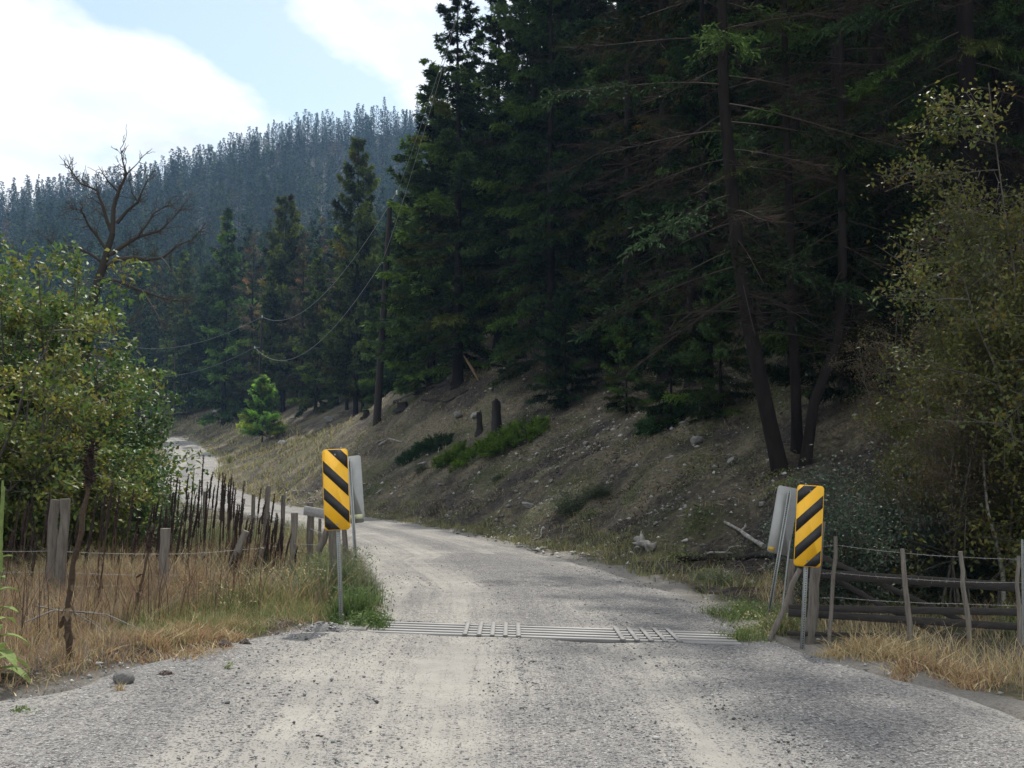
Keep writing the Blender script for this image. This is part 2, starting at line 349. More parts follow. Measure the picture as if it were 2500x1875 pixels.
# road -------------------------------------------------------------
def road_mat():
    m = bpy.data.materials.new('gravel_road'); m.use_nodes = True; t = m.node_tree; n = t.nodes; l = t.links
    b = n['Principled BSDF']; b.inputs['Roughness'].default_value = .92; b.inputs['Specular IOR Level'].default_value = .2
    tcn = n.new('ShaderNodeTexCoord'); at = n.new('ShaderNodeAttribute'); at.attribute_name = 'Col'; s2 = n.new('ShaderNodeSeparateColor'); l.new(at.outputs['Color'], s2.inputs[0])
    def noi(s, d=6, r=.6, vec=None):
        z = n.new('ShaderNodeTexNoise'); z.inputs['Scale'].default_value = s; z.inputs['Detail'].default_value = d; z.inputs['Roughness'].default_value = r; l.new(vec or tcn.outputs['Object'], z.inputs['Vector']); return z.outputs['Fac']
    def ma(op, a, c, e=None):
        q = n.new('ShaderNodeMath'); q.operation = op
        for i, v in enumerate((a, c, e)):
            if v is None: continue
            if isinstance(v, (int, float)): q.inputs[i].default_value = v
            else: l.new(v, q.inputs[i])
        return q.outputs[0]
    def ramp(f, stops):
        c = n.new('ShaderNodeValToRGB'); e = c.color_ramp.elements
        while len(e) > 1: e.remove(e[-1])
        e[0].position = stops[0][0]; e[0].color = (*stops[0][1], 1)
        for p_, c_ in stops[1:]: q = e.new(p_); q.color = (*c_, 1)
        l.new(f, c.inputs[0]); return c.outputs[0]
    def mixc(f, a, c):
        q = n.new('ShaderNodeMixRGB'); l.new(f, q.inputs[0]); l.new(a, q.inputs[1]); l.new(c, q.inputs[2]); return q.outputs[0]
    dust = ramp(noi(2.5, 8, .7), [(.3, (.24, .229, .206)), (.7, (.325, .31, .278))])
    fine = ramp(noi(60, 4, .8), [(.35, (.18, .175, .175)), (.62, (.40, .39, .38))])
    dust = mixc(ramp(noi(45, 3, .8), [(.50, (0, 0, 0)), (.66, (.8, .8, .8))]), dust, fine)
    # voronoi stones at two sizes
    def stones(scale, lo, hi):
        v = n.new('ShaderNodeTexVoronoi'); v.inputs['Scale'].default_value = scale; l.new(tcn.outputs['Object'], v.inputs['Vector'])
        sp = n.new('ShaderNodeSeparateColor'); l.new(v.outputs['Color'], sp.inputs[0])
        c = ramp(sp.outputs[0], [(0, (.05, .05, .053)), (.5, (.19, .186, .184)), (.8, (.31, .30, .29)), (1, (.44, .43, .41))])
        inside = ramp(v.outputs['Distance'], [(lo, (1, 1, 1)), (hi, (0, 0, 0))])
        return c, inside, sp.outputs[1], v.outputs['Distance']
    c1, i1, r1, d1 = stones(38, .42, .62)
    c2, i2, r2, d2 = stones(75, .42, .62)
    loose = s2.outputs[0]            # 1 = loose gravel windrow, 0 = packed wheel track
    sv = n.new('ShaderNodeCombineXYZ'); l.new(ma('MULTIPLY', s2.outputs[1], 7.5), sv.inputs[0]); l.new(ma('MULTIPLY', s2.outputs[2], .22), sv.inputs[1])
    streak = noi(1.0, 7, .75, sv.outputs[0])
    wob = ma('ADD', ma('MULTIPLY_ADD', noi(1.1, 6, .72), .6, -.3), ma('MULTIPLY_ADD', streak, 1.7, -.85))
    k = ma('ADD', loose, wob)
    pres1 = ma('MULTIPLY', ma('LESS_THAN', r1, ma('MULTIPLY_ADD', k, .85, .02)), i1)
    pres2 = ma('MULTIPLY', ma('LESS_THAN', r2, ma('MULTIPLY_ADD', k, 1.0, .16)), i2)
    grey = n.new('ShaderNodeRGB'); grey.outputs[0].default_value = (.185, .18, .178, 1)
    base = mixc(ramp(k, [(.1, (0, 0, 0)), (.8, (.85, .85, .85))]), dust, grey.outputs[0])
    base = mixc(pres2, base, c2); base = mixc(pres1, base, c1)
    damp = ramp(noi(.5, 5, .65), [(.35, (.86, .86, .87)), (.65, (1.08, 1.07, 1.05))])
    q = n.new('ShaderNodeMixRGB'); q.blend_type = 'MULTIPLY'; q.inputs[0].default_value = 1; l.new(base, q.inputs[1]); l.new(damp, q.inputs[2])
    l.new(q.outputs[0], b.inputs['Base Color'])
    hgt = ma('ADD', ma('MULTIPLY', pres1, ma('SUBTRACT', 1.0, d1)), ma('MULTIPLY', ma('MULTIPLY', pres2, ma('SUBTRACT', 1.0, d2)), .5))
    hgt = ma('ADD', hgt, ma('MULTIPLY', noi(22, 5, .7), .5))
    # tyre tread ridges pressed into the tracks
    bp = n.new('ShaderNodeBump'); bp.inputs['Strength'].default_value = .85; bp.inputs['Distance'].default_value = .022; l.new(hgt, bp.inputs['Height']); l.new(bp.outputs[0], b.inputs['Normal'])
    return m
M_road = road_mat()
def edge_at(poly, Y):                 # x where the dense edge crosses this y
    return np.interp(Y, poly[:, 1], poly[:, 0])
rows = list(np.arange(1.5, 12.24, .08)) + [GY0 - .012, GY0, ] + list(np.linspace(GY0, GY1, 8)[1:]) + [GY1 + .012] + list(np.arange(GY1 + .08, 24, .08))
s_ = .08; y_ = rows[-1]
rowpts = [((edge_at(LEd, y), y), (edge_at(REd, y), y)) for y in rows]
La, Ra = dens(LE, .5), dens(RE, .5)       # beyond y=24: match by arc fraction between control rows
for i in range(len(RE) - 1):
    y0, y1 = RE[i][1], RE[i + 1][1]
    if y1 <= 24.2: continue
    for t in np.linspace(0, 1, 14)[1:]:
        def cr3(Q):
            p0, p1, p2, p3 = [np.array(Q[j][:2]) for j in (max(i - 1, 0), i, i + 1, min(i + 2, len(Q) - 1))]
            return .5 * ((2 * p1) + (p2 - p0) * t + (2 * p0 - 5 * p1 + 4 * p2 - p3) * t * t + (3 * p1 - p0 - 3 * p2 + p3) * t ** 3)
        a, b_ = cr3(LE), cr3(RE)
        if b_[1] > 24.3 and a[1] > 24.2: rowpts.append((tuple(a), tuple(b_)))
NC = 150
u = np.linspace(0, 1, NC)
RX = np.array([[a[0] + (b_[0] - a[0]) * q for q in u] for a, b_ in rowpts]); RY = np.array([[a[1] + (b_[1] - a[1]) * q for q in u] for a, b_ in rowpts])
rough = .22 * vnoise(RY * .9, RY * 0 + 1, 11) + .1 * vnoise(RY * 3, RY * 0 + 5, 12)
ew = np.where(u[None] < .5, -(1 - u[None] * 2) ** 6, ((u[None] * 2 - 1)) ** 6)
RX = RX + ew * (rough + .12)
_, rz0 = pdist(RX, RY, CENd)
# wheel tracks: distances across the road measured from its middle
lat = (u[None] - .5) * (np.hypot(*(np.array([[b_[0] - a[0], b_[1] - a[1]] for a, b_ in rowpts]).T)))[:, None]
near = RY < 24
xx = RX + .12 * np.sin(RY * .35) - np.clip(RY - 14, 0, 40) * -.0
gcen = lambda c, wd: np.exp(-((xc - c) / wd) ** 2)
bend = np.interp(RY, [0, 6, 9, 12.5, 18, 26, 36, 46], [.5, .35, .25, .2, -.05, -1.6, -5.0, -9.0]); xc = RX - bend
xc = np.where(near, xc, lat)
loose = .26 + .42 * gcen(.28, .45) + .8 * gcen(2.35 - .10 * (RY - 9), .8) * (RY < 26) + .35 * gcen(-2.9, .7) - .25 * gcen(-.75, .35) - .12 * gcen(1.05, .3) - .25 * gcen(-1.75, .25) - .2 * gcen(-2.3, .2) - .35 * gcen(3.9, .5)
loose = loose + .18 * vnoise(RX * 1.3, RY * .5, 21)
rz = rz0 + cross(RX, RY) + .012 + .02 * (loose - .4) * (RY < 30) + .018 * vnoise(RX * 1.2, RY * .35, 31) + .006 * vnoise(RX * 5, RY * 4, 32)
edge = np.minimum(u, 1 - u)[None] * np.abs(lat[:, -1:] - lat[:, :1])
rz = rz - .09 * (1 - smooth(0, .35, edge))
# the slot that the cattle guard spans
slot = (RX > GX0) & (RX < GX1) & (RY > GY0 - .005) & (RY < GY1 + .005)
rz = np.where(slot, rz - .30, rz)
rcol = np.stack([np.clip(loose, 0, 1), xc, RY + 0 * xc], -1).reshape(-1, 3)
r = MB(); r.add(np.stack([RX, RY, rz], -1), grid_faces(len(rowpts), NC), rcol)
r.build('road', M_road, smooth=True, kind='structure', label='pale gravel road curving away past the cattle guard')
def road_z(x, y):
    return pdist(np.array([x]), np.array([y]), CENd)[1][0] + float(cross(x, y)) + .012

# mountain -----------------------------------------------------------
def mheight(x, y):
    ridge = np.interp(x, [-900, -400, -320, -250, -192, -120, -62, 62, 300, 700, 1200], [110, 143, 151, 172, 184, 202, 213, 240, 280, 320, 330])
    ridge = ridge + 7 * vnoise(x * .02, x * 0, 41) + 4 * vnoise(x * .06, x * 0, 42)
    t = np.clip((y - 235) / 465, 0, 1)
    z = ridge * t ** 1.05 + 3 + 9 * vnoise(x * .012, y * .012, 43) * np.sin(t * PI) + 12 * np.sin(t * PI) * vnoise(x * .005 + 3, y * .004, 44)
    return np.where(y > 700, z - (y - 700) * .30, z)
mxs = np.linspace(-900, 1100, 160); mys = np.linspace(225, 900, 90)
MX, MY = np.meshgrid(mxs, mys)
g = MB(); g.add(np.stack([MX, MY, mheight(MX, MY)], -1), grid_faces(90, 160))
M_mtn = mat('mountain_floor', (.036, .040, .026), .95, noise=.5, nscale=.06)
g.build('hills', M_mtn, smooth=True, kind='structure', label='forested mountainside closing the valley')

# haze -----------------------------------------------------------------
hz = MB(); hz.box((100, 400, 208), (2500, 1100, 424))
hzm = bpy.data.materials.new('haze_air'); hzm.use_nodes = True; t = hzm.node_tree
for n_ in list(t.nodes): t.nodes.remove(n_)
ho = t.nodes.new('ShaderNodeOutputMaterial'); hv = t.nodes.new('ShaderNodeVolumePrincipled')
hv.inputs['Color'].default_value = (.36, .60, 1.0, 1); hv.inputs['Density'].default_value = .00023; hv.inputs['Anisotropy'].default_value = 0.1
t.links.new(hv.outputs[0], ho.inputs['Volume'])
hz.build('haze', hzm, kind='stuff', label='thin blue haze in the valley air')

# ================================================================== conifers
def tint(base, n, v=.25, seed=None):
    b = np.array(base)[None]; k = 1 + v * (rng.random((n, 1)) * 2 - 1); h = 1 + .18 * (rng.random((n, 3)) * 2 - 1); return b * k * h
def conifer(Ht, R, crown0, nb, tw, ns, green, seed, slen=.2, swid=.045, dead=0.0, lean=None, open_=.0, flat=0.0, tr=None, deadto=None, round_=.8, droop=1.0, nmat=None):
    """returns trunk mesh data, foliage mesh data, dead-branch mesh data"""
    rg = np.random.default_rng(seed)
    zs = np.linspace(0, Ht, 16); r0 = tr or Ht * .0085 + .05
    wx = np.cumsum(rg.normal(0, .012 * Ht / 16, 16)); wy = np.cumsum(rg.normal(0, .012 * Ht / 16, 16)); wx -= wx[0]; wy -= wy[0]
    if lean is not None: wx = wx * .3 + np.interp(zs, lean[0], lean[1])
    def axis_(z): return np.array([np.interp(z, zs, wx), np.interp(z, zs, wy), z])
    T = MB(); rr = r0 * (1 - zs / Ht * .97)
    zz_ = np.concatenate([[-1.6, -.6, -.2, 0, .15, .4, .8], zs[1:]]); T.tube(np.c_[np.interp(zz_, zs, wx), np.interp(zz_, zs, wy), zz_], np.interp(zz_, zs, rr) * (1 + .75 * np.exp(-np.maximum(zz_ + .3, 0) / .32)), 12)
    Fm = MB(); Dm = MB(); PP, DD, LL, CC = [], [], [], []
    z = crown0 * Ht; k = 0; golden = 0
    hs = crown0 * Ht + (Ht - crown0 * Ht) * (np.linspace(0, 1, nb) ** 1.05)
    for z in hs:
        f = (z - crown0 * Ht) / (Ht - crown0 * Ht)
        if f > .985: continue
        golden += 2.4 + rg.normal(0, .5); az = golden
        prof = (1 - f) ** round_ * (.55 + .45 * min(1, f * 6 + .2)) + .03
        Lb = R * prof * rg.uniform(.55, 1.15)
        if rg.random() < open_: Lb *= .45
        up = (.75 * f - .28 * droop * (1 - f)) + rg.normal(0, .12)
        m = 7; s = np.linspace(0, 1, m); hd = np.array([math.cos(az), math.sin(az), 0])
        curve = up * s - .25 * droop * (1 - f) * s * s * 1.2 + .16 * s ** 3
        p0 = axis_(z); pts = p0 + hd[None] * (Lb * s)[:, None] + np.array([0, 0, 1])[None] * (Lb * curve)[:, None]
        side = np.array([-hd[1], hd[0], 0]); pts = pts + side[None] * (Lb * .08 * rg.normal() * s * s)[:, None]
        br = max(.012, .05 * (Lb / R) * r0 / .4)
        Dm.tube(pts[: m], np.linspace(br, .006, m), 4, np.array([.55, .5, .45]) if True else None, cap=False)
        isdead = rg.random() < dead * (1.6 if f < .35 else .5)
        nt_ = max(4, int(tw * (Lb / R) ** .7))
        ts = rg.uniform(.12, 1, nt_) ** .8; q = np.c_[np.interp(ts, s, pts[:, 0]), np.interp(ts, s, pts[:, 1]), np.interp(ts, s, pts[:, 2])]
        sg = np.where(rg.random(nt_) < .5, 1, -1)[:, None]
        tl = Lb * rg.uniform(.16, .36, nt_) * (1.15 - .75 * ts) + .12
        td = hd[None] * rg.uniform(.5, 1.1, (nt_, 1)) + side[None] * sg * rg.uniform(.3, 1.1, (nt_, 1)) + np.array([0, 0, 1])[None] * rg.uniform(-.55, .12, (nt_, 1)) * (1 - flat)
        td /= np.linalg.norm(td, axis=1)[:, None]
        if isdead:
            nrm = rg.normal(size=(nt_, 3)); Dm.cards(q, td, nrm, tl * 1.2, .014, np.array([.62, .52, .45]) * rg.uniform(.6, 1.2))
            q2 = np.repeat(q + td * tl[:, None] * .4, 3, 0); d2 = np.repeat(td, 3, 0) + rg.normal(0, .6, (nt_ * 3, 3))
            Dm.cards(q2, d2, rg.normal(size=(nt_ * 3, 3)), np.repeat(tl, 3) * .6, .01, np.array([.62, .52, .45]) * rg.uniform(.6, 1.2)); continue
        tq = np.repeat(q, ns, 0); tdd = np.repeat(td, ns, 0); a = rg.uniform(.05, 1.05, (nt_ * ns, 1)); tll = np.repeat(tl, ns)[:, None]
        pos = tq + tdd * a * tll + rg.normal(0, .012, (nt_ * ns, 3)) - np.array([0, 0, 1])[None] * (a ** 2) * tll * .18 * droop
        dr = tdd * 1.0 + rg.normal(0, .55, (nt_ * ns, 3)) - np.array([0, 0, .28 * droop])[None]
        PP.append(pos); DD.append(dr); LL.append(rg.uniform(.6, 1.25, nt_ * ns) * slen)
        lit_bough = rg.random() < .14; warm = rg.random() < .12; c0 = np.array(green) * rg.uniform(.35, 1.35) ** 1.5 * 1.25
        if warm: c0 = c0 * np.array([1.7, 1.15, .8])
        if lit_bough: c0 = np.array(green) * np.array([2.6, 2.5, 1.5])  # random boughs coloured brighter to imitate sunlit foliage
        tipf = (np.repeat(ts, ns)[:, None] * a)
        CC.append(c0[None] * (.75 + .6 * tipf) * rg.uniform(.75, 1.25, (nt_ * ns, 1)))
    # leader
    n_ = 60; zt = (1 - .1 * rg.random(n_) ** 1.5) * Ht; pos = np.array([axis_(z_) for z_ in zt]); dr = np.c_[rg.normal(size=(n_, 2)), rg.uniform(.3, 1.6, n_)]
    PP.append(pos); DD.append(dr); LL.append(slen * (.35 + 9 * (1 - zt / Ht)) if slen < .5 else .16 + 2.2 * (1 - zt / Ht)); CC.append(np.tile(np.array(green) * 1.1, (n_, 1)))
    pos = np.concatenate(PP); dr = np.concatenate(DD); nn = rg.normal(size=pos.shape) * .6 + np.array([0, 0, 1])
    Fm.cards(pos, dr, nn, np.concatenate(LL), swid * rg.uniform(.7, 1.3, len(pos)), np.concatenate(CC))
    # dead lower snags
    dt = crown0 * Ht if deadto is None else deadto * Ht
    for z in np.linspace(.12 * Ht, max(dt, .14 * Ht), int(10 + dt * 2.2)):
        az = rg.uniform(0, 2 * PI); Lb = rg.uniform(.15, .75) * R * .8; hd = np.array([math.cos(az), math.sin(az), rg.uniform(-.35, .1)])
        s = np.linspace(0, 1, 5)[:, None]; pts = axis_(z) + hd * Lb * s + np.array([0, 0, -.18 * Lb]) * s * s
        Dm.tube(pts, np.linspace(.022, .005, 5), 3, (.42, .4, .38), cap=False)
        k = 12; a = rg.uniform(.25, 1, (k, 1)); q = axis_(z) + hd * Lb * a; Dm.cards(q, hd[None] + rg.normal(0, .6, (k, 3)), rg.normal(size=(k, 3)), Lb * rg.uniform(.15, .45, k), .012, np.array([.5, .45, .4]))
    return T.data('trunk', M_bark, True), Fm.data('crown', nmat or M_needle), Dm.data('branches', M_twig)
def place_tree(V, loc, rz, s, label, group, name='fir_tree', cat='fir tree', sz=None, tilt=(0, 0)):
    root = empty(name, loc, rz, label=label, cat=cat, group=group)
    root.scale = (s, s, sz or s); root.rotation_euler = (tilt[0], tilt[1], rz)
    for nm, d in zip(('trunk', 'crown', 'branches'), V):
        if d is None: continue
        o = bpy.data.objects.new(nm, d); C.objects.link(o); o.parent = root
        if nm != 'trunk': o['kind'] = 'stuff'
    return root
G1 = (.040, .066, .026); G2 = (.052, .074, .026); G3 = (.030, .052, .026)
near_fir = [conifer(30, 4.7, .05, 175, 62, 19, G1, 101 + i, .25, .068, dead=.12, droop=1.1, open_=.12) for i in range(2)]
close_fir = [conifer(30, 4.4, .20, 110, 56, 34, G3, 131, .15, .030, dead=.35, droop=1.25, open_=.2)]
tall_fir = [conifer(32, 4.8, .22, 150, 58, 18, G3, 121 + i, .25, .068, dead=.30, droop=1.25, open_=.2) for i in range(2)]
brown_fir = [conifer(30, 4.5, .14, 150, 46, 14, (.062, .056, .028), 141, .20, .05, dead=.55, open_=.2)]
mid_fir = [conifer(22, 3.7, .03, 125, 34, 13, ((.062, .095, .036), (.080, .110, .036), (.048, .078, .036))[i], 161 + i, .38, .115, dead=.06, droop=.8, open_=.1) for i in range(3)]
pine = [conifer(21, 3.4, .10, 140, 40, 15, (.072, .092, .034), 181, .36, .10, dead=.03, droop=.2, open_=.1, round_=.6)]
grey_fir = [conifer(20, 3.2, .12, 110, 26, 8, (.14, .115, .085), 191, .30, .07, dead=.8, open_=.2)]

# ------------------------------------------------------------------ forest on the right-hand hill
def at_px(px, D):
    X = (px - CX) / FPX * D; return np.array([X, D, H(X, D)])
def fir_named(V, base, top_px, H0, label, group, name='fir_tree', cat='fir tree', rz=0, wscale=1.0, D=None, tilt=(0, 0)):
    """V built H0 high; scaled so that its top reaches the given image height"""
    b = hit(*base) if D is None else at_px(base[0], D)
    hh = P(base[0], top_px, b[1])[2] - b[2]; s = hh / H0
    return place_tree(V, b - np.array([0, 0, .1]), rz, s * wscale, label, group, name, cat, sz=s, tilt=tilt)
FG = 'firs standing in the dark wood on the hill'
fir_named(mid_fir[0], (1052, 950), 150, 22, 'slim pointed fir at the open left edge of the dark wood, beside the power cables', FG, rz=1, wscale=1.2)
fir_named(mid_fir[2], (1010, 965), 330, 22, 'shorter dense fir just behind the utility pole at the edge of the wood', FG, rz=3, wscale=.8, D=80)
fir_named(near_fir[0], (1118, 948), -70, 30, 'tall fir crossed by the two power cables', FG, rz=2, wscale=1.25)
fir_named(near_fir[1], (1345, 935), -330, 30, 'very tall fir with a long bare dark trunk in the middle of the wood', FG, rz=4.5, wscale=.9)
fir_named(near_fir[0], (1215, 915), -160, 30, 'fir between the cable-crossed fir and the fir with the long bare trunk', FG, rz=5.2, D=66, wscale=.9)
fir_named(tall_fir[1], (1480, 900), -60, 32, 'fir with a gap of sky on its right side', FG, rz=.7, D=70, wscale=.8)
fir_named(tall_fir[0], (1730, 900), -420, 32, 'fir with twiggy bare lower limbs left of the leaning trunk', FG, rz=2.7, D=38)
fir_named(brown_fir[0], (1690, 900), -300, 30, 'brown half-dead fir with bare twigs above the low green boughs', FG, rz=1.7, D=43)
lean_fir = conifer(27, 4.4, .16, 100, 46, 16, G3, 201, .17, .042, dead=.35, lean=([0, 2, 4, 6, 9, 13, 27], [0, -.42, -.78, -1.0, -1.2, -1.2, -.9]), tr=.19, droop=1.2)
lb = hit(1908, 1155)
place_tree(lean_fir, lb - np.array([0, 0, .1]), 0, 1, 'large fir whose thick trunk leans and bends left behind the marker signs', FG)
thin = conifer(24, 2.6, .27, 80, 22, 10, G3, 211, .17, .04, dead=.5, tr=.13)
place_tree(thin, at_px(1946, 27), 1, 1, 'fir with a slender straight dark trunk beside the leaning trunk', FG)
vee = conifer(22, 3.0, .20, 80, 24, 10, G3, 213, .17, .04, dead=.4, tr=.13, lean=([0, 1.5, 3.2, 22], [0, .25, .95, 1.3]))
place_tree(vee, at_px(1963, 26.4), 0, 1, 'fir whose trunk leans right from the foot of the slender trunk', FG)
place_tree(close_fir[0], at_px(2075, 31), 2, .8, 'fir standing behind the yellowing broadleaf tree, its dark trunk in shade', FG)
young = [conifer(8, 2.7, .04, 100, 46, 17, (G3, G1)[i], 151 + i, .19, .045, dead=.08, droop=.6, open_=.1, tr=.1, round_=.7) for i in range(2)]
for i, (px_, base_, top_, lab) in enumerate([(1640, 1040, 700, 'young fir with spreading green boughs low on the bank, left of the leaning trunk'),
                                     (1760, 1020, 640, 'young fir with drooping boughs in front of the leaning trunk'),
                                     (1380, 985, 690, 'young blue-green fir at the foot of the wood beside the lit slope'),
                                     (1530, 1010, 790, 'dull brown-green young fir between two darker young firs'),
                                     (1245, 925, 760, 'small dark fir growing behind the two stumps')]):
    fir_named(young[i % 2], (px_, base_), top_, 8, lab, 'young firs along the foot of the wood', rz=i * 1.3, wscale=1.0)
und = 0; ru_ = np.random.default_rng(44)
while und < 34:
    D = ru_.uniform(27, 62); px_ = ru_.uniform(1330, 2300); dm_ = np.interp(px_, [1250, 1400, 1600, 1800, 1880, 2100, 2500], [58, 50, 40, 36, 29, 25, 22])
    if D < dm_ or (1800 < px_ < 1990 and D < 46): continue
    und += 1; place_tree(young[und % 2], (( px_ - CX) / FPX * D, D, H((px_ - CX) / FPX * D, D) - .1), ru_.uniform(0, 6), ru_.uniform(.35, 1.0), 'dark young fir in the shade ' + ('behind the charred stumps' if px_ < 1470 else 'under the brown firs' if px_ < 1640 else 'left of the leaning trunk' if px_ < 1850 else 'right of the slender trunk' if px_ < 2060 else 'behind the yellowing broadleaf trees') + (', nearer the road' if D < 45 else ', farther up the hill'), 'young firs in the shade of the wood')
kinds = near_fir + [tall_fir[0]] + near_fir + brown_fir + [tall_fir[1]]
spots = []; tries = 0
rp = np.random.default_rng(33)
while len(spots) < 118 and tries < 9000:
    tries += 1
    px_ = rp.uniform(1035, 2720); D = rp.uniform(24, 112) ** 1.0
    dmin = np.interp(px_, [960, 1050, 1250, 1400, 1600, 1800, 1880, 2100, 2500], [96, 84, 66, 56, 45, 41, 40, 29, 24])
    if D < dmin: continue
    if 1490 < px_ < 1575 and D > 60 : continue
    x = (px_ - CX) / FPX * D
    if any((x - a) ** 2 + (D - b) ** 2 < (2.9 + D * .012) ** 2 for a, b, *_ in spots): continue
    spots.append((x, D, px_))
spots.sort(key=lambda q: q[1])
for i, (x, D, px_) in enumerate(spots):
    if D > 95: V = mid_fir[i % 3]; s = rp.uniform(.9, 1.25); nm = 'rear fir half hidden behind the front rank of the dark wood'
    else: V = kinds[i % len(kinds)]; s = rp.uniform(.72, 1.05); nm = 'tall dark fir in the crowded middle of the wood'
    if px_ < 1550 and D <= 95 and V in tall_fir: V = near_fir[i % 2]
    if D < 44: V = close_fir[0]
    if px_ < 1300 and D < 95: s *= .75
    if px_ < 1060: s *= .8
    if px_ > 2100 and D < 60: nm = 'tall black-green fir crowding behind the yellowing broadleaf trees'
    if V is brown_fir[0]: nm = 'brown dying fir among the green ones of the wood'
    zn = ('just right of the utility pole' if px_ < 1130 else 'above the charred stumps' if px_ < 1290 else 'around the fir with the long bare trunk' if px_ < 1470 else 'beside the gap of sky' if px_ < 1640 else
          'left of the leaning trunk' if px_ < 1800 else 'behind the leaning trunk' if px_ < 2000 else 'over the right striped sign' if px_ < 2160 else 'behind the yellowing trees' if px_ < 2380 else 'at the edge of the view past the gate')
    rk_ = 'front-rank' if D < 60 else 'second-rank' if D < 85 else 'rearmost'
    nm = ('brown dying fir, %s, %s' if V is brown_fir[0] else 'tall dark fir, %s in the wood, %s') % (rk_, zn)
    place_tree(V, (x, D, H(x, D) - .1), rp.uniform(0, 6.28), s, nm, 'firs crowded on the hillside')
for i in range(9):             # beyond the right edge of the view and behind it: what shades the verge
    x, D = rp.uniform(13, 26), rp.uniform(14, 34)
    if x < .44 * D + 4: x = .44 * D + 4 + rp.uniform(0, 3)
    place_tree(close_fir[0], (x, D, H(x, D) - .1), rp.uniform(0, 6), rp.uniform(.7, .9), 'fir at the end of the wood beyond the gate', 'firs beyond the gate')

# ------------------------------------------------------------------ middle distance
MG = 'conifers around the bend of the road'
pn = pine[0]
fir_named(pn, (868, 1022), 335, 21, 'bushy sunlit pine standing clear of the others, left of the utility pole', MG, 'pine_tree', 'pine tree', wscale=.85, rz=1, D=116)
for px_, D, top_, V, lab in [(545, 165, 505, mid_fir[0], 'dark pointed fir above the bend, tallest of its clump'),
                             (690, 150, 475, pn, 'round-topped pine behind the grey dying firs'),
                             (610, 160, 560, grey_fir[0], 'grey half-bare fir with thin twigs beside the dark pointed fir'),
                             (735, 142, 560, grey_fir[0], 'grey-brown dying fir next to the bushy sunlit pine'),
                             (655, 150, 640, mid_fir[1], 'green fir in front of the round-topped pine'),
                             (770, 132, 600, mid_fir[1], 'yellow-green fir at the left foot of the bushy sunlit pine'),
                             (945, 104, 560, mid_fir[0], 'green fir just right of the top of the utility pole'),
                             (990, 100, 470, mid_fir[2], 'dark fir behind the utility pole'),
                             (500, 185, 640, mid_fir[2], 'dark fir standing at the roadside bend'),
                             (590, 168, 720, mid_fir[2], 'dark low-branched fir behind the small bright conifer'),
                             (440, 190, 610, mid_fir[1], 'dark fir to the left of the roadside bend')]:
    fir_named(V, (px_, 0), top_, 20 if V in (grey_fir[0],) else 21 if V is pn else 22, lab, MG, 'pine_tree' if V is pn else 'fir_tree', 'pine tree' if V is pn else 'fir tree', rz=px_ % 6, D=D)
small = conifer(6, 2.15, .13, 140, 60, 20, (.16, .28, .06), 221, .15, .04, droop=.1, tr=.07, nmat=M_needle_y)
sb = hit(640, 1082); fh = P(640, 915, sb[1])[2] - sb[2]
place_tree(small, sb, .5, fh / 6, 'small bright green conifer standing alone on the roadside bank', None, 'young_conifer', 'conifer')
ms = []; tries = 0
while len(ms) < 120 and tries < 6000:
    tries += 1
    D = rp.uniform(100, 188); px_ = rp.uniform(300, 1080); x = (px_ - CX) / FPX * D
    if D < 152 and px_ < 780 or D < 118: continue
    if any((x - a) ** 2 + (D - b) ** 2 < 2.9 ** 2 for a, b in ms): continue
    dR = float(pdist(np.array([x]), np.array([D]), REd)[0][0]); dL = -float(pdist(np.array([x]), np.array([D]), LEd)[0][0])
    if max(dR, dL) < 5: continue
    if dR > 0 and dR < 13 + max(0, (D - 130)) * .0: continue
    if D < 152 and px_ < 780 or D < 118: continue
    if any((x - a) ** 2 + (D - b) ** 2 < 2.9 ** 2 for a, b in ms): continue
    ms.append((x, D))
for i, (x, D) in enumerate(ms):
    V = (mid_fir + grey_fir + mid_fir + pine + grey_fir)[i % 9]
    lab = {id(grey_fir[0]): 'grey dying fir in the valley clump', id(pine[0]): 'loose-crowned pine in the valley clump'}.get(id(V), 'dark fir in the valley clump')
    pxx = CX + x / D * FPX; lab += ', left of the far road bend' if pxx < 420 else ', above the far road bend' if pxx < 580 else ', behind the small bright conifer' if pxx < 700 else ', below the wires by the far pole' if pxx < 830 else ', behind the utility pole'
    place_tree(V, (x, D, H(x, D) - .1), rp.uniform(0, 6), rp.uniform(.55, 1.0), lab, 'mixed conifers filling the valley past the bend', 'pine_tree' if V is pn else 'fir_tree', 'pine tree' if V is pn else 'fir tree')

# ------------------------------------------------------------------ mountain forest
far_lod = [conifer(20, (4.2, 3.4, 4.6, 3.6)[i], .04, 60, 9, 4, ((.034, .060, .030), (.056, .078, .034), (.026, .044, .026), (.085, .066, .045))[i], 231 + i, .62, .26, dead=.0 if i < 3 else .5, droop=.5, round_=(1.0, 1.15, .8, 1.0)[i]) for i in range(4)]
snag = conifer(20, 1.0, .3, 26, 4, 1, (.08, .07, .05), 241, .5, .1, dead=1.9, tr=.2)
def merged_far(V):
    vs, fs, n0 = [], [], 0
    me = bpy.data.meshes.new('far_conifer')
    g = MB()
    for d in V[:2]:
        co_ = np.empty(len(d.vertices) * 3); d.vertices.foreach_get('co', co_); co_ = co_.reshape(-1, 3)
        cc = np.empty(len(d.vertices) * 4); d.color_attributes['Col'].data.foreach_get('color', cc); cc = cc.reshape(-1, 4)[:, :3]
        if d is V[0]: cc = cc * np.array([.08, .065, .055])
        first = True
        for k in (3, 4):
            fk = [list(p.vertices) for p in d.polygons if len(p.vertices) == k]
            if fk:
                g.add(co_, fk, cc) if first else g.add(co_, fk, cc); first = False
    return g.data('far_conifer', M_needle)
hid = bpy.data.collections.new('far_conifer_kinds')
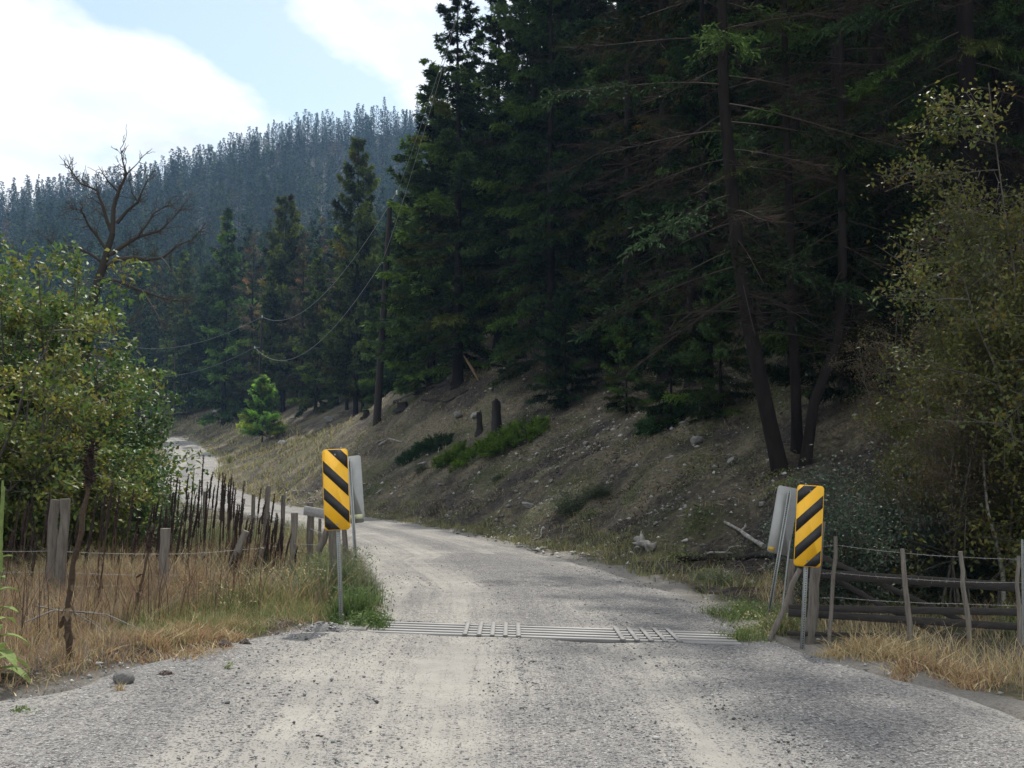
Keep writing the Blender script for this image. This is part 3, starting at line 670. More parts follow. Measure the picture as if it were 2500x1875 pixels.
for i, V in enumerate(far_lod):
    o = bpy.data.objects.new('far_conifer_kind', merged_far(V)); hid.objects.link(o)
rf = np.random.default_rng(51); pts = []
npt = 5600
y = 238 + 520 * rf.random(npt * 3) ** .85; ang = rf.uniform(-.50, .42, npt * 3); x = ang * y
keep = (x > -850) & (x < 1000)
x, y = x[keep][:npt], y[keep][:npt]
ya = rf.uniform(178, 245, 420); xa = rf.uniform(-.34, -.02, 420) * ya; oka = np.maximum(pdist(xa, ya, REd)[0], -pdist(xa, ya, LEd)[0]) > 7; yb_ = rf.uniform(112, 235, 260); xb_ = rf.uniform(-.08, .50, 260) * yb_
x = np.concatenate([x, xa[oka], xb_]); y = np.concatenate([y, ya[oka], yb_])
z = mheight(x, y) - .5; z = np.where(y < 325, np.maximum(z, height(x, y, False)[0] - .3), z)
me = bpy.data.meshes.new('mountain_forest'); me.vertices.add(len(x)); me.vertices.foreach_set('co', np.c_[x, y, z].ravel())
for nm, arr in (('scl', rf.uniform(.28, 1.0, len(x)) ** .9 * 1.25), ('rotz', rf.uniform(0, 6.28, len(x)))):
    a = me.attributes.new(nm, 'FLOAT', 'POINT'); a.data.foreach_set('value', arr)
a = me.attributes.new('pick', 'INT', 'POINT'); a.data.foreach_set('value', np.minimum(rf.integers(0, 13, len(x)) // 4, 3))
fo = bpy.data.objects.new('mountain_forest', me); C.objects.link(fo); tag(fo, kind='stuff', label='dense conifer forest covering the hazy mountainside')
ng = bpy.data.node_groups.new('scatter_trees', 'GeometryNodeTree')
ng.interface.new_socket('Geometry', in_out='INPUT', socket_type='NodeSocketGeometry'); ng.interface.new_socket('Geometry', in_out='OUTPUT', socket_type='NodeSocketGeometry')
gi = ng.nodes.new('NodeGroupInput'); go = ng.nodes.new('NodeGroupOutput'); ip = ng.nodes.new('GeometryNodeInstanceOnPoints'); ci = ng.nodes.new('GeometryNodeCollectionInfo')
ci.inputs[0].default_value = hid; ci.inputs['Separate Children'].default_value = True; ci.inputs['Reset Children'].default_value = True
ip.inputs['Pick Instance'].default_value = True
def nattr(nm, ty):
    q = ng.nodes.new('GeometryNodeInputNamedAttribute'); q.data_type = ty; q.inputs[0].default_value = nm; return q.outputs['Attribute']
ng.links.new(gi.outputs[0], ip.inputs['Points']); ng.links.new(ci.outputs[0], ip.inputs['Instance']); ng.links.new(nattr('pick', 'INT'), ip.inputs['Instance Index'])
cx3 = ng.nodes.new('ShaderNodeCombineXYZ'); ng.links.new(nattr('rotz', 'FLOAT'), cx3.inputs[2]); ng.links.new(cx3.outputs[0], ip.inputs['Rotation']); ng.links.new(nattr('scl', 'FLOAT'), ip.inputs['Scale'])
ng.links.new(ip.outputs[0], go.inputs[0]); md = fo.modifiers.new('trees', 'NODES'); md.node_group = ng
# single trees standing up along the skyline
for i in range(70):
    px_ = -20 + i * 15.4 + rf.uniform(-6, 6); D = 700 + rf.uniform(-14, 6); x = (px_ - CX) / FPX * D; zt = float(mheight(np.array([x]), np.array([D]))[0])
    if i % 5 == 1 or px_ < 110:
        place_tree(snag if (i % 5 == 1 or i % 2) else far_lod[i % 3], (x, D, zt - .5), rf.uniform(0, 6), rf.uniform(.7, 1.05), 'thin bare snag rising above the mountain skyline' if (i % 5 == 1 or i % 2) else 'small conifer on the low left end of the mountain skyline', 'trees along the mountain skyline', 'dead_tree' if (i % 5 == 1 or i % 2) else 'conifer', 'dead tree' if (i % 5 == 1 or i % 2) else 'conifer')
    else:
        place_tree(far_lod[i % 3], (x, D, zt - .5), rf.uniform(0, 6), rf.uniform(.65, 1.1) * .95, 'pointed conifer silhouetted on the mountain skyline', 'trees along the mountain skyline', 'conifer', 'conifer')

# ------------------------------------------------------------------ broadleaf shrubs and trees
def shrub(Ht, R, nst, nleaf, ls, cols, seed, bark=(1, 1, 1), sub=9, tw=5, base_r=.03, lean=0.0, low=.2, upr=.55, leafy=1.0, fill=.16):
    rg = np.random.default_rng(seed); B = MB(); Lf = MB(); src = []; sd = []
    for k in range(nst):
        az = rg.uniform(0, 6.28); rr = R * rg.uniform(.05, .9); hh = Ht * rg.uniform(upr, 1.0) * (1 - .35 * (rr / R) ** 2)
        b = np.array([rg.normal(0, .12 * R), rg.normal(0, .12 * R), -.2]); e = np.array([math.cos(az) * rr + lean, math.sin(az) * rr, hh])
        s = np.linspace(0, 1, 9)[:, None]; mid = (b + e) / 2 * np.array([.55, .55, 1.15]); pts = (1 - s) ** 2 * b + 2 * s * (1 - s) * mid + s ** 2 * e
        pts[1:-1] += rg.normal(0, .02 * Ht / 3, (7, 3)); r0 = base_r * rg.uniform(.6, 1.2)
        B.tube(pts, np.linspace(r0, .006, 9), 5, bark, cap=False)
        for j in range(sub):
            t = rg.uniform(low, 1); p0 = np.array([np.interp(t, s[:, 0], pts[:, q]) for q in range(3)])
            d = np.array([rg.normal(), rg.normal(), rg.uniform(-.1, .9)]); d[:2] += .6 * np.array([math.cos(az), math.sin(az)]); d /= np.linalg.norm(d)
            Ls = R * rg.uniform(.3, .75) * (1.1 - .5 * t); q5 = np.linspace(0, 1, 5)[:, None]
            sp = p0 + d * Ls * q5 + np.array([0, 0, -.12]) * Ls * q5 ** 2 + rg.normal(0, .02, (5, 3)) * q5
            B.tube(sp, np.linspace(r0 * .35, .004, 5), 3, bark, cap=False)
            for m_ in range(tw):
                t2 = rg.uniform(.2, 1); p1 = p0 + d * Ls * t2; d2 = d + rg.normal(0, .75, 3); d2 /= np.linalg.norm(d2); l2 = Ls * rg.uniform(.25, .6)
                B.tube(np.array([p1, p1 + d2 * l2 * .5 + rg.normal(0, .02, 3), p1 + d2 * l2]), [.006, .004, .002], 3, bark, cap=False)
                src.append(np.array([p1, p1 + d2 * l2])); sd.append(rg.random())
    src = np.array(src); sd = np.array(sd); pick = rg.integers(0, len(src), nleaf)
    pick = pick[rg.random(nleaf) < .35 + .65 * (sd[pick] < leafy)]; n = len(pick)
    t = rg.uniform(.0, 1.1, (n, 1)); p = src[pick, 0] * (1 - t) + src[pick, 1] * t + rg.normal(0, fill * .35, (n, 3))
    p[:, 2] = np.maximum(p[:, 2], .03)
    d = rg.normal(0, 1, (n, 3)); d[:, 2] -= .25; nn = rg.normal(0, .55, (n, 3)) + np.array([0, 0, 1])
    cc = np.array(cols); ci_ = rg.integers(0, len(cc), len(src))[pick]; mixr = rg.random(n) < .3; ci_ = np.where(mixr, rg.integers(0, len(cc), n), ci_)
    col = cc[ci_] * rg.uniform(.65, 1.35, (n, 1))
    Lf.cards(p, d, nn, ls * rg.uniform(.4, 1.4, n), ls * .62 * rg.uniform(.7, 1.2, n), col, fold=.18)
    return B, Lf
def place_shrub(S, loc, rz, s, label, group, name='shrub', cat='shrub', bmat=None, parts=('stems', 'foliage')):
    root = empty(name, loc, rz, label=label, cat=cat, group=group); root.scale = (s, s, s)
    for nm, d in zip(parts, S):
        o = bpy.data.objects.new(nm, d); C.objects.link(o); o.parent = root; o['kind'] = 'stuff'
    return root
def sdata(S, bm=None): return (S[0].data('stems', bm or M_twig), S[1].data('foliage', M_leaf))
GR = [(.085, .15, .035), (.10, .17, .04), (.07, .13, .035), (.14, .18, .04), (.20, .20, .04)]
GRY = [(.11, .16, .035), (.15, .18, .04), (.22, .21, .04), (.13, .18, .04), (.20, .17, .035), (.09, .14, .035), (.10, .16, .035), (.18, .20, .04)]
GRD = [(.055, .115, .035), (.07, .13, .04), (.08, .13, .035)]
S1 = sdata(shrub(4.9, 1.9, 24, 26000, .095, GR, 301, upr=.3, leafy=.45, sub=8)); S2 = sdata(shrub(4.0, 1.8, 22, 22000, .090, GRY, 302, upr=.3, leafy=.45, sub=8)); S3 = sdata(shrub(3.2, 1.5, 20, 22000, .075, GRD, 303, upr=.35, leafy=.7))
LGp = 'leafy shrubs massed at the left of the road'
for px_, D, S, s, lab in [(20, 19.5, S1, 1.22, 'tall green shrub with light yellow tips, at the outer edge of the thicket'),
                          (150, 21.5, S1, 1.33, 'tallest leafy shrub, growing around the foot of the bare dead tree'),
                          (-70, 16.5, S2, 1.15, 'shrub turning yellow and orange at the edge of the thicket'),
                          (60, 16.8, S2, 1.0, 'yellow-green shrub in front of the tall green one, behind the fence posts'),
                          (212, 20.5, S3, 1.40, 'green shrub between the dead tree and the road'),
                          (175, 18.0, S2, .80, 'low yellowing shrub behind the pair of fence posts'),
                          (278, 22.5, S3, .98, 'dark glossy shrub nearest the far bend of the road'),
                          (268, 19.0, S3, .78, 'low dark green shrub behind the mullein stalks'),
                          (340, 24.5, S3, .62, 'small dark shrub at the thicket end, in front of the far road'),
                          (0, 24.0, S1, 1.55, 'tall shrub behind the thicket, its top turning yellow')]:
    b = at_px(px_, D); place_shrub(S, b, px_ * .7, s, lab, LGp)
S4 = sdata(shrub(1.5, .6, 14, 5200, .04, [(.055, .12, .035), (.07, .14, .04)], 304))
place_shrub(S4, at_px(402, 20), 0, 1.0, 'small soft bright green bush in front of the dark shrubs, among the mulleins', None, 'bush', 'bush')
S5 = sdata(shrub(5.2, 1.3, 7, 1300, .085, [(.22, .17, .03), (.28, .15, .03), (.12, .13, .03)], 305, sub=7, tw=4, low=.35))
place_shrub(S5, at_px(75, 26), 1, 1.22, 'thin sparse sapling with few yellow leaves above the thicket', None, 'sapling', 'sapling')
place_shrub(S5, at_px(30, 28), 3, 1.12, 'bare-looking sapling with a scatter of orange leaves beside the thin sapling', None, 'sapling', 'sapling')

# the dead tree: limbs read off the photograph, placed at its real distance with depth added
D0 = 27.5
limbs = [([(200, 850), (207, 811), (222, 750), (236, 700), (250, 655), (262, 613), (275, 570)], .17, .095),
         ([(275, 570), (277, 507), (289, 469), (309, 425), (300, 395), (294, 362)], .075, .008),
         ([(275, 570), (262, 540), (251, 502), (236, 464), (198, 449), (176, 420), (164, 402)], .065, .008),
         ([(268, 622), (300, 600), (333, 580), (365, 570), (390, 563), (425, 530), (453, 493)], .075, .008),
         ([(262, 648), (290, 633), (328, 628), (360, 634), (395, 630), (434, 599), (470, 585), (492, 560)], .08, .008),
         ([(251, 640), (220, 620), (193, 608), (160, 600), (140, 608), (120, 590)], .05, .006),
         ([(262, 612), (240, 580), (217, 551), (205, 525), (198, 512), (166, 505)], .055, .008),
         ([(285, 545), (310, 515), (337, 493), (350, 460), (366, 430)], .055, .007),
         ([(246, 681), (289, 686), (320, 700), (347, 710), (380, 722), (410, 731), (440, 736), (477, 734)], .06, .007),
         ([(238, 780), (270, 790), (309, 792), (330, 780), (345, 765)], .035, .005), ([(333, 580), (360, 545), (376, 520), (410, 500), (425, 480)], .04, .006),
         ([(289, 469), (262, 440), (240, 405)], .035, .005), ([(395, 630), (415, 655), (440, 690)], .025, .004), ([(337, 493), (322, 470), (316, 440)], .025, .004),
         ([(251, 502), (225, 485), (205, 480)], .022, .004), ([(309, 425), (335, 400), (350, 380)], .022, .004), ([(347, 710), (380, 760), (400, 800)], .025, .004)]
droot = empty('dead_tree', at_px(198, D0), label='large leafless dead tree with crooked spreading limbs above the thicket', cat='dead tree')
base0 = np.array(droot.location); rd = np.random.default_rng(61)
TB = MB()
def jag(a, b, r0, r1, depth, yoff):
    L_ = np.linalg.norm(b - a); n_ = 4; s = np.linspace(0, 1, n_)[:, None]; p = a + (b - a) * s; p[1:-1] += rd.normal(0, .07 * L_, (n_ - 2, 3)); TB.tube(p, np.linspace(r0, r1, n_), 4, (.62, .6, .6), cap=False)
    if depth > 0:
        for k in range(3):
            t = rd.uniform(.25, 1); q = a + (b - a) * t; d = (b - a) / L_ + rd.normal(0, .65, 3); d /= np.linalg.norm(d); jag(q, q + d * L_ * rd.uniform(.35, .7), r0 * .55, .004, depth - 1, 0)
for k, (pp, ra, rb) in enumerate(limbs):
    dy = 0 if k < 1 else rd.uniform(-1.5, 1.5); n_ = len(pp)
    pts = np.array([P(a, b, D0 + dy * (i / (n_ - 1)) ** 1.2) for i, (a, b) in enumerate(pp)]) - base0
    if k == 0: pts[0] = (0.05, 0, -.3); TR = MB(); TR.tube(pts, np.linspace(ra * .95, rb * .72, n_), 8, (.5, .5, .5)); TR.build('trunk', M_twig, droot, True); continue
    lb_ = MB(); lb_.tube(pts, np.linspace(ra, rb, n_) * .85, 6, (.6, .6, .6)); lb_.build('limb', M_twig, droot, True)
    for i in range(2, n_):
        for m_ in range(5 if k < 9 else 3):
            d = pts[i] - pts[i - 1]; d /= np.linalg.norm(d) + 1e-6; d = d + rd.normal(0, .6, 3); d /= np.linalg.norm(d)
            a = pts[i - 1] + (pts[i] - pts[i - 1]) * rd.random(); jag(a, a + d * rd.uniform(.15, .42), .012, .004, 1, 0)
TB.build('twigs', M_twig, droot, kind='stuff')

# right side: aspens and undergrowth
M_aspen = mat('pale_bark', (.34, .33, .29), .8, noise=.5, nscale=9, attr=False)
M_abr = mat('grey_brown_bark', (.13, .115, .095), .9, noise=.5, nscale=9)
OL = [(.13, .14, .030), (.155, .155, .034), (.095, .125, .032), (.16, .135, .036), (.085, .11, .03)]
BRN = [(.11, .080, .045), (.09, .072, .038), (.085, .085, .03), (.13, .085, .05)]
A1 = sdata(shrub(6.6, 2.3, 13, 60000, .066, OL, 311, sub=18, tw=7, base_r=.03, low=.06, upr=.45, fill=.22, leafy=.62), M_abr)
A2 = sdata(shrub(6.0, 1.8, 8, 15000, .06, BRN, 312, sub=15, tw=7, base_r=.03, low=.3, upr=.7, fill=.3), M_abr)
RGp = 'yellowing broadleaf trees beyond the gate'
for px_, D, S, s, rz, lab in [(2420, 17.0, A1, .88, 0, 'olive-yellow broadleaf tree filling the space behind the gate'), (2320, 18.0, A1, .60, 2, 'smaller olive broadleaf tree nearest the marker signs'),
                              (2540, 16.0, A1, 1.16, 4, 'tall broadleaf tree with green upper leaves at the wood edge'), (2480, 19, A2, 1.15, 1, 'thin brownish tree with pale twisting branches'),
                              (2190, 21, A2, .70, 3, 'sparse brown-leaved tree hanging over the shaded slope'), (2330, 15.6, A2, .60, 5, 'low reddish-brown tree just behind the gate rails')]:
    place_shrub(S, at_px(px_, D), rz, s, lab, RGp, 'broadleaf_tree', 'tree', parts=('branches', 'crown'))
for i, (pp, rr) in enumerate([([(2448, 1400, 15.4), (2438, 1350, 15.4), (2425, 1300, 15.4), (2412, 1250, 15.4), (2405, 1190, 15.5), (2400, 1100, 15.6)], .035),
                              ([(2362, 1400, 16.5), (2352, 1340, 16.5), (2340, 1270, 16.5), (2345, 1190, 16.5)], .03)]):
    pts = np.array([P(*q) for q in pp]); b0 = np.array([pts[0][0], pts[0][1], H(pts[0][0], pts[0][1])])
    rt = empty('aspen_sapling', b0, label=['pale slender crooked stem rising behind the gate, thicker of two', 'thinner pale straight stem behind the gate'][i], cat='sapling')
    g = MB(); g.tube(np.vstack([[0, 0, -.1], pts - b0]), np.linspace(rr, rr * .4, len(pts) + 1), 6); g.build('stem', M_aspen, rt, True)
    g = MB(); n_ = 260; p = pts[-1] - b0 + rd.normal(0, .4, (n_, 3)); g.cards(p, rd.normal(size=(n_, 3)), rd.normal(size=(n_, 3)), .05, .03, tint(OL[0], n_)); g.build('foliage', M_leaf, rt, kind='stuff')
BL = [(.045, .075, .050), (.055, .090, .060), (.065, .085, .045)]
U1 = sdata(shrub(1.7, 1.1, 22, 14000, .048, BL, 321, sub=9, tw=5, base_r=.012, low=.0, fill=.3))
for px_, D, s, lab in [(2085, 15.9, 1.12, 'blue-green snowberry bush right of the striped signs'), (2190, 16.4, 1.15, 'blue-green bush behind the left half of the gate'), (2300, 16.6, 1.05, 'dark blue-green bush behind the middle of the gate'),
                       (2010, 18.5, .95, 'dark green bush hidden behind the striped sign'), (2420, 16.8, .7, 'low dark bush under the pale sapling stems')]:
    place_shrub(U1, at_px(px_, D), px_, s, lab, 'undergrowth bushes behind the gate', 'bush', 'bush')
U2 = sdata(shrub(1.5, 1.0, 24, 4200, .07, [(.085, .125, .06), (.11, .15, .07), (.13, .15, .07)], 322, sub=7, tw=4, base_r=.008, low=.0, fill=.4))
for px_, py_, s, lab in [(1395, 1250, .62, 'round dark green bush on the bank above the road'), (1460, 1210, .40, 'small dark green bush beside the round one on the bank'), (1760, 1425, .30, 'low blue-green bush on the verge left of the leaning sign'),
                         (1725, 1415, .22, 'smallest blue-green plant on the verge left of the leaning sign'), (1215, 1170, .26, 'tuft of green leaves on the bank below the juniper'), (1030, 1150, .35, 'low green patch of weeds left on the bank')]:
    place_shrub(U2, hit(px_, py_) - np.array([0, 0, .1]), px_, s, lab, 'low bushes on the bank', 'bush', 'bush').scale = (s * 1.5, s * 1.3, s * .8)
Y1 = sdata(shrub(2.0, .9, 12, 3000, .07, [(.20, .21, .04), (.14, .17, .04)], 331, sub=7, tw=4, base_r=.012))
for px_, py_, s, lab in [(715, 1000, 1.5, 'yellow-green sapling right of the small bright conifer'), (850, 985, 1.6, 'yellow-leaved shrub at the foot of the bushy pine'), (560, 1135, .5, 'pale green bush at the corner of the bank'), (478, 1010, .8, 'small leafy shrub at the far bend')]:
    place_shrub(Y1, hit(px_, py_), px_, s, lab, None, 'shrub', 'shrub')

# prostrate junipers
def juniper(Wd, Dp, Hh, seed, n=26, col=(.050, .100, .022)):
    rg = np.random.default_rng(seed); F_ = MB(); PP, DD, CC = [], [], []
    for k in range(n * 5):
        a = rg.uniform(0, 6.28); r_ = rg.random() ** .5; c = np.array([math.cos(a) * r_ * Wd, math.sin(a) * r_ * Dp, 0]); d = np.array([math.cos(a), math.sin(a), rg.uniform(.1, .9)]) + rg.normal(0, .3, 3)
        m_ = 60; t = rg.uniform(0, 1, (m_, 1)); PP.append(c + d * t * .38 * Hh * 2 + rg.normal(0, .04, (m_, 3)) + [0, 0, Hh * .2]); DD.append(d[None] + rg.normal(0, .5, (m_, 3))); CC.append(np.array(col) * rg.uniform(.5, 1.5) * rg.uniform(.8, 1.2, (m_, 1)))
    p = np.concatenate(PP); F_.cards(p, np.concatenate(DD), rg.normal(size=p.shape), .11, .035, np.concatenate(CC)); return F_
for i, (px_, py_, Wd, Dp, Hh, lab) in enumerate([(1165, 1110, 1.5, .9, .45, 'bright green creeping juniper below the two stumps, larger patch'), (1285, 1062, .85, .7, .40, 'creeping juniper patch beside the taller stump'),
                                            (1075, 1095, .8, .6, .40, 'dark green juniper left of the large bright juniper'), (1010, 1118, .55, .5, .42, 'soft green round bush at the left end of the junipers'),
                                            (1620, 1035, 1.0, .7, .35, 'dark creeping juniper in deep shade under the young firs'), (1105, 1122, .8, .55, .4, 'yellow-green juniper lobe at the lower left of the large bright patch'), (1225, 1092, .9, .6, .42, 'bright juniper lobe between the large patch and the stump patch')]):
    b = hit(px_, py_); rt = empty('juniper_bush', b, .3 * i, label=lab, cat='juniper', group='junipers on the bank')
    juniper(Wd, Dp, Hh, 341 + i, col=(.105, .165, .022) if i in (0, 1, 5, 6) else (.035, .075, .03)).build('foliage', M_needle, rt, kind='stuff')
    g = MB()
    for k in range(9):
        a = k * .7; g.tube(np.array([[0, 0, .0], [math.cos(a) * Wd * .4, math.sin(a) * Dp * .4, .08], [math.cos(a) * Wd * .8, math.sin(a) * Dp * .8, .2]]), [.03, .02, .008], 4, (.6, .55, .5), cap=False)
    g.build('stems', M_twig, rt, kind='stuff')
    bq = np.array(rt.location)
    # lay it along the slope
    e = .5; sx = (H(b[0] + e, b[1]) - H(b[0] - e, b[1])) / (2 * e); sy = (H(b[0], b[1] + e) - H(b[0], b[1] - e)) / (2 * e)
    rt.rotation_euler = Vector((-sx, -sy, 1)).to_track_quat('Z', 'Y').to_euler()

# ------------------------------------------------------------------ stumps, logs, rocks
def bark_post(rt, name, h, r0, r1, seed, m=M_char, n=12, jagged=.25, lean=(0, 0)):
    rg = np.random.default_rng(seed); g = MB(); rows_ = 8; V = []
    for i in range(rows_):
        t = i / (rows_ - 1); rr = (r0 + (r1 - r0) * t ** .6)
        for j in range(n):
            a = j / n * 2 * PI; q = rr * (1 + .18 * math.sin(3 * a + seed) + .08 * rg.normal()); z_ = h * t * (1 - (jagged * (.5 + .5 * math.sin(a * 1.0 + seed)) + jagged * .4 * rg.random()) * (t > .9)) - .15 * (t == 0)
            V.append((math.cos(a) * q + lean[0] * t, math.sin(a) * q + lean[1] * t, z_))
    V.append((lean[0], lean[1], h * .72)); f = [[i * n + j, i * n + (j + 1) % n, (i + 1) * n + (j + 1) % n, (i + 1) * n + j] for i in range(rows_ - 1) for j in range(n)]
    V = np.array(V); g.add(V, f); k = g.n
    g.F.append(np.array([[(rows_ - 1) * n + j, (rows_ - 1) * n + (j + 1) % n, k - 1] for j in range(n)])); g.M.append(np.zeros(n, int))
    return g.build(name, m, rt)
for px_, py_, top_, wpx, lab, cat in [(1213, 1062, 967, 22, 'taller charred stump standing behind the juniper', 'stump'), (1172, 1062, 1000, 14, 'shorter pointed charred stump left of the taller one', 'stump'),
                                 (985, 1000, 980, 26, 'low rotten black stump right of the utility pole', 'stump'), (895, 1022, 1000, 16, 'short broken stump at the foot of the bushy pine', 'stump')]:
    b = hit(px_, py_); hh = (py_ - top_) / FPX * b[1]; rt = empty('tree_stump', b, label=lab, cat=cat, group='stumps on the bank')
    bark_post(rt, 'stump_body', hh, wpx / FPX * b[1] * .62, wpx / FPX * b[1] * .42, px_, jagged=.35, lean=(-.05, 0)); bark_post(rt, 'root_flare', hh * .25, wpx / FPX * b[1] * .95, wpx / FPX * b[1] * .55, px_ + 1, jagged=.1)
def log_(pp, r0, r1, label, m=M_log, name='fallen_log', cat='log', lift=.05, branches=0, seed=0, group='bleached dead wood on the bank'):
    pts = np.array([hit(a, b) for a, b in pp]); pts[:, 2] += lift; b0 = pts.mean(0).copy(); b0[2] -= lift
    rt = empty(name, b0, label=label, cat=cat, group=group); rg = np.random.default_rng(seed); g = MB()
    k = np.linspace(0, 1, len(pts) * 3 - 2); kk = np.linspace(0, 1, len(pts)); pt = np.c_[[np.interp(k, kk, pts[:, q]) for q in range(3)]].T; pt[1:-1] += rg.normal(0, r0 * .35, (len(pt) - 2, 3))
    g.tube(pt - b0, np.linspace(r0, r1, len(pt)) * rg.uniform(.8, 1.2, len(pt)), 8); g.build('log_body', m, rt, True)
    if branches:
        for i in range(branches):
            q = pt[rg.integers(1, len(pt))] - b0; d = rg.normal(0, .6, 3); d[2] = abs(d[2]); g = MB(); bl = .22 if name == 'dead_root' else .5; g.tube(np.array([q, q + d * bl * .5, q + d * bl + rg.normal(0, .04, 3)]), [r1 * .9, r1 * .6, .006], 5); g.build('broken_branch', m, rt)
    return rt
log_([(1770, 1283), (1800, 1298), (1832, 1322), (1865, 1342)], .03, .05, 'slanting pale dead branch on the bank above the leaning sign', branches=1, seed=1)
log_([(1720, 1362), (1745, 1356), (1790, 1358)], .02, .03, 'small curved white branch left of the leaning sign', branches=1, seed=2)
log_([(1650, 1372), (1760, 1372), (1850, 1368), (1900, 1366)], .05, .06, 'long dark fallen log lying on the verge behind the leaning sign', m=M_char, branches=1, seed=3)
log_([(1552, 1325), (1575, 1338), (1590, 1345)], .06, .11, 'bleached root lump lying at the foot of the bank', branches=4, seed=4, name='dead_root', cat='dead wood')
log_([(1300, 1325), (1320, 1316), (1322, 1300)], .016, .02, 'thin crooked bleached stick on the bank above the road', seed=5)
log_([(1300, 1348), (1332, 1345)], .03, .03, 'short pale stick lying just above the road edge', seed=6)
log_([(925, 1091), (950, 1088), (980, 1086)], .05, .04, 'pale flat log on the bank above the rear sign back', seed=7)
log_([(922, 1080), (945, 1073)], .04, .03, 'short bright piece of wood above the pale flat log', seed=8)
log_([(965, 985), (1010, 965), (1060, 950), (1105, 942)], .16, .13, 'thick black fallen trunk at the edge of the wood', m=M_char, branches=3, seed=9)
log_([(1030, 985), (1090, 990), (1140, 960)], .07, .05, 'dark fallen trunk lying across the slope above the stumps', m=M_char, seed=10)
log_([(1020, 1137), (1040, 1132)], .05, .04, 'chunk of white dead wood under the junipers', seed=11)
log_([(700, 1025), (745, 1020)], .07, .05, 'pale fallen log behind the small bright conifer', seed=12)
log_([(1850, 1400), (1905, 1380)], .02, .02, 'dark stick on the bare soil beside the leaning sign', m=M_wood, seed=13)
b = hit(1168, 938); rt = empty('snapped_trunk', b, label='thin tan snapped trunk leaning left at the edge of the wood', cat='dead tree')
g = MB(); tp = P(1132, 868, b[1] + .5) - b; g.tube(np.array([[0, 0, -.1], tp * .5, tp]), [.05, .09, .02], 7); g.build('trunk', mat('fresh_wood', (.20, .13, .07), .9, noise=.4), rt, True)

rk_cache = {}
def rock_data(seed, flat=.7):
    if seed in rk_cache: return rk_cache[seed]
    import bmesh
    bm = bmesh.new(); bmesh.ops.create_icosphere(bm, subdivisions=3, radius=1); rg = np.random.default_rng(seed)
    pl = [(Vector(rg.normal(size=3)).normalized(), rg.uniform(.55, .9) if seed != 20 else rg.uniform(.78, .95)) for _ in range(9)]; flat = 1.0 if seed == 20 else flat
    for v in bm.verts:
        for nn, dd in pl:
            k = v.co.dot(nn)
            if k > dd: v.co -= nn * (k - dd)
        v.co *= 1 + (.04 if seed != 20 else .016) * rg.normal(); v.co.z *= flat
    me = bpy.data.meshes.new('rock'); bm.to_mesh(me); bm.free(); me.materials.append(M_rock); rk_cache[seed] = me; return me
def rock(px_, py_, wpx, label, seed, stretch=(1, 1, 1), rz=0, group='rocks on the bank', sink=.3):
    b = hit(px_, py_); r_ = wpx / FPX * b[1] / 2; o = bpy.data.objects.new('rock', rock_data(seed)); C.objects.link(o)
    o.location = b + np.array([0, 0, r_ * (.7 * stretch[2] - sink * .6)]); o.scale = (r_ * stretch[0], r_ * stretch[1], r_ * stretch[2]); o.rotation_euler = (.15 * seed % .5, .2, rz)
    return tag(o, label, 'rock', group)
rock(302, 1676, 46, 'rounded grey boulder lying at the edge of the dry grass beside the road', 20, (1.12, 1, .92), sink=.15, group=None)
for i, (a, b_, w_, lab) in enumerate([(1290, 1240, 40, 'rounded rock low on the bank beside a dry weed'), (804, 1032, 32, 'grey slab-like rock below the bushy pine'), (1118, 1020, 30, 'grey rock left of the charred stumps'),
        (1160, 1022, 26, 'upright pale rock just left of the pointed stump'), (1238, 1050, 24, 'pointed pale rock touching the taller stump'), (528, 1015, 26, 'dark boulder beside the far bend of the road'),
        (688, 1088, 24, 'flat pale rock in the grass right of the small bright conifer'), (1885, 1115, 34, 'angular rock in shade above the leaning sign'), (1790, 1135, 44, 'broad shaded rock on the bank above the leaning sign'),
        (1700, 1085, 40, 'brown rock outcrop under the leaning trunk'), (1600, 1285, 14, 'small pale stone right of the bleached root'), (1860, 1236, 22, 'light flat stone above the slanting dead branch'),
        (1260, 1203, 14, 'small white stone in the lit patch of the bank'), (1075, 1190, 13, 'small pale stone under the low green weeds'), (1375, 1110, 18, 'pale stone on the lit strip of slope'),
        (1345, 1180, 16, 'flat bright stone near the middle of the bank'), (1430, 1085, 20, 'stone at the edge of the tree shade'), (1195, 1225, 12, 'tiny bright stone above the road edge'),
        (720, 1205, 20, 'rock at the foot of the bank above the fence posts'), (700, 1225, 16, 'lower rock at the foot of the bank above the fence posts'), (1655, 1170, 16, 'white stone in the shade of the bank'),
        (1500, 1130, 15, 'pale stone beside the dark bush'), (1560, 1205, 13, 'grey stone below the young firs'), (1225, 985, 16, 'whitish stone right of the taller stump')]):
    rock(a, b_, w_, lab, i % 7, (1, .8, .7 + .1 * (i % 4)), i)
rr_ = np.random.default_rng(71)
tri_rock = np.array([[1, 0, 0], [-1, 0, 0], [0, 1, 0], [0, -1, 0], [0, 0, .8], [0, 0, -.8]]); tri_f = np.array([[0, 2, 4], [2, 1, 4], [1, 3, 4], [3, 0, 4], [2, 0, 5], [1, 2, 5], [3, 1, 5], [0, 3, 5]])
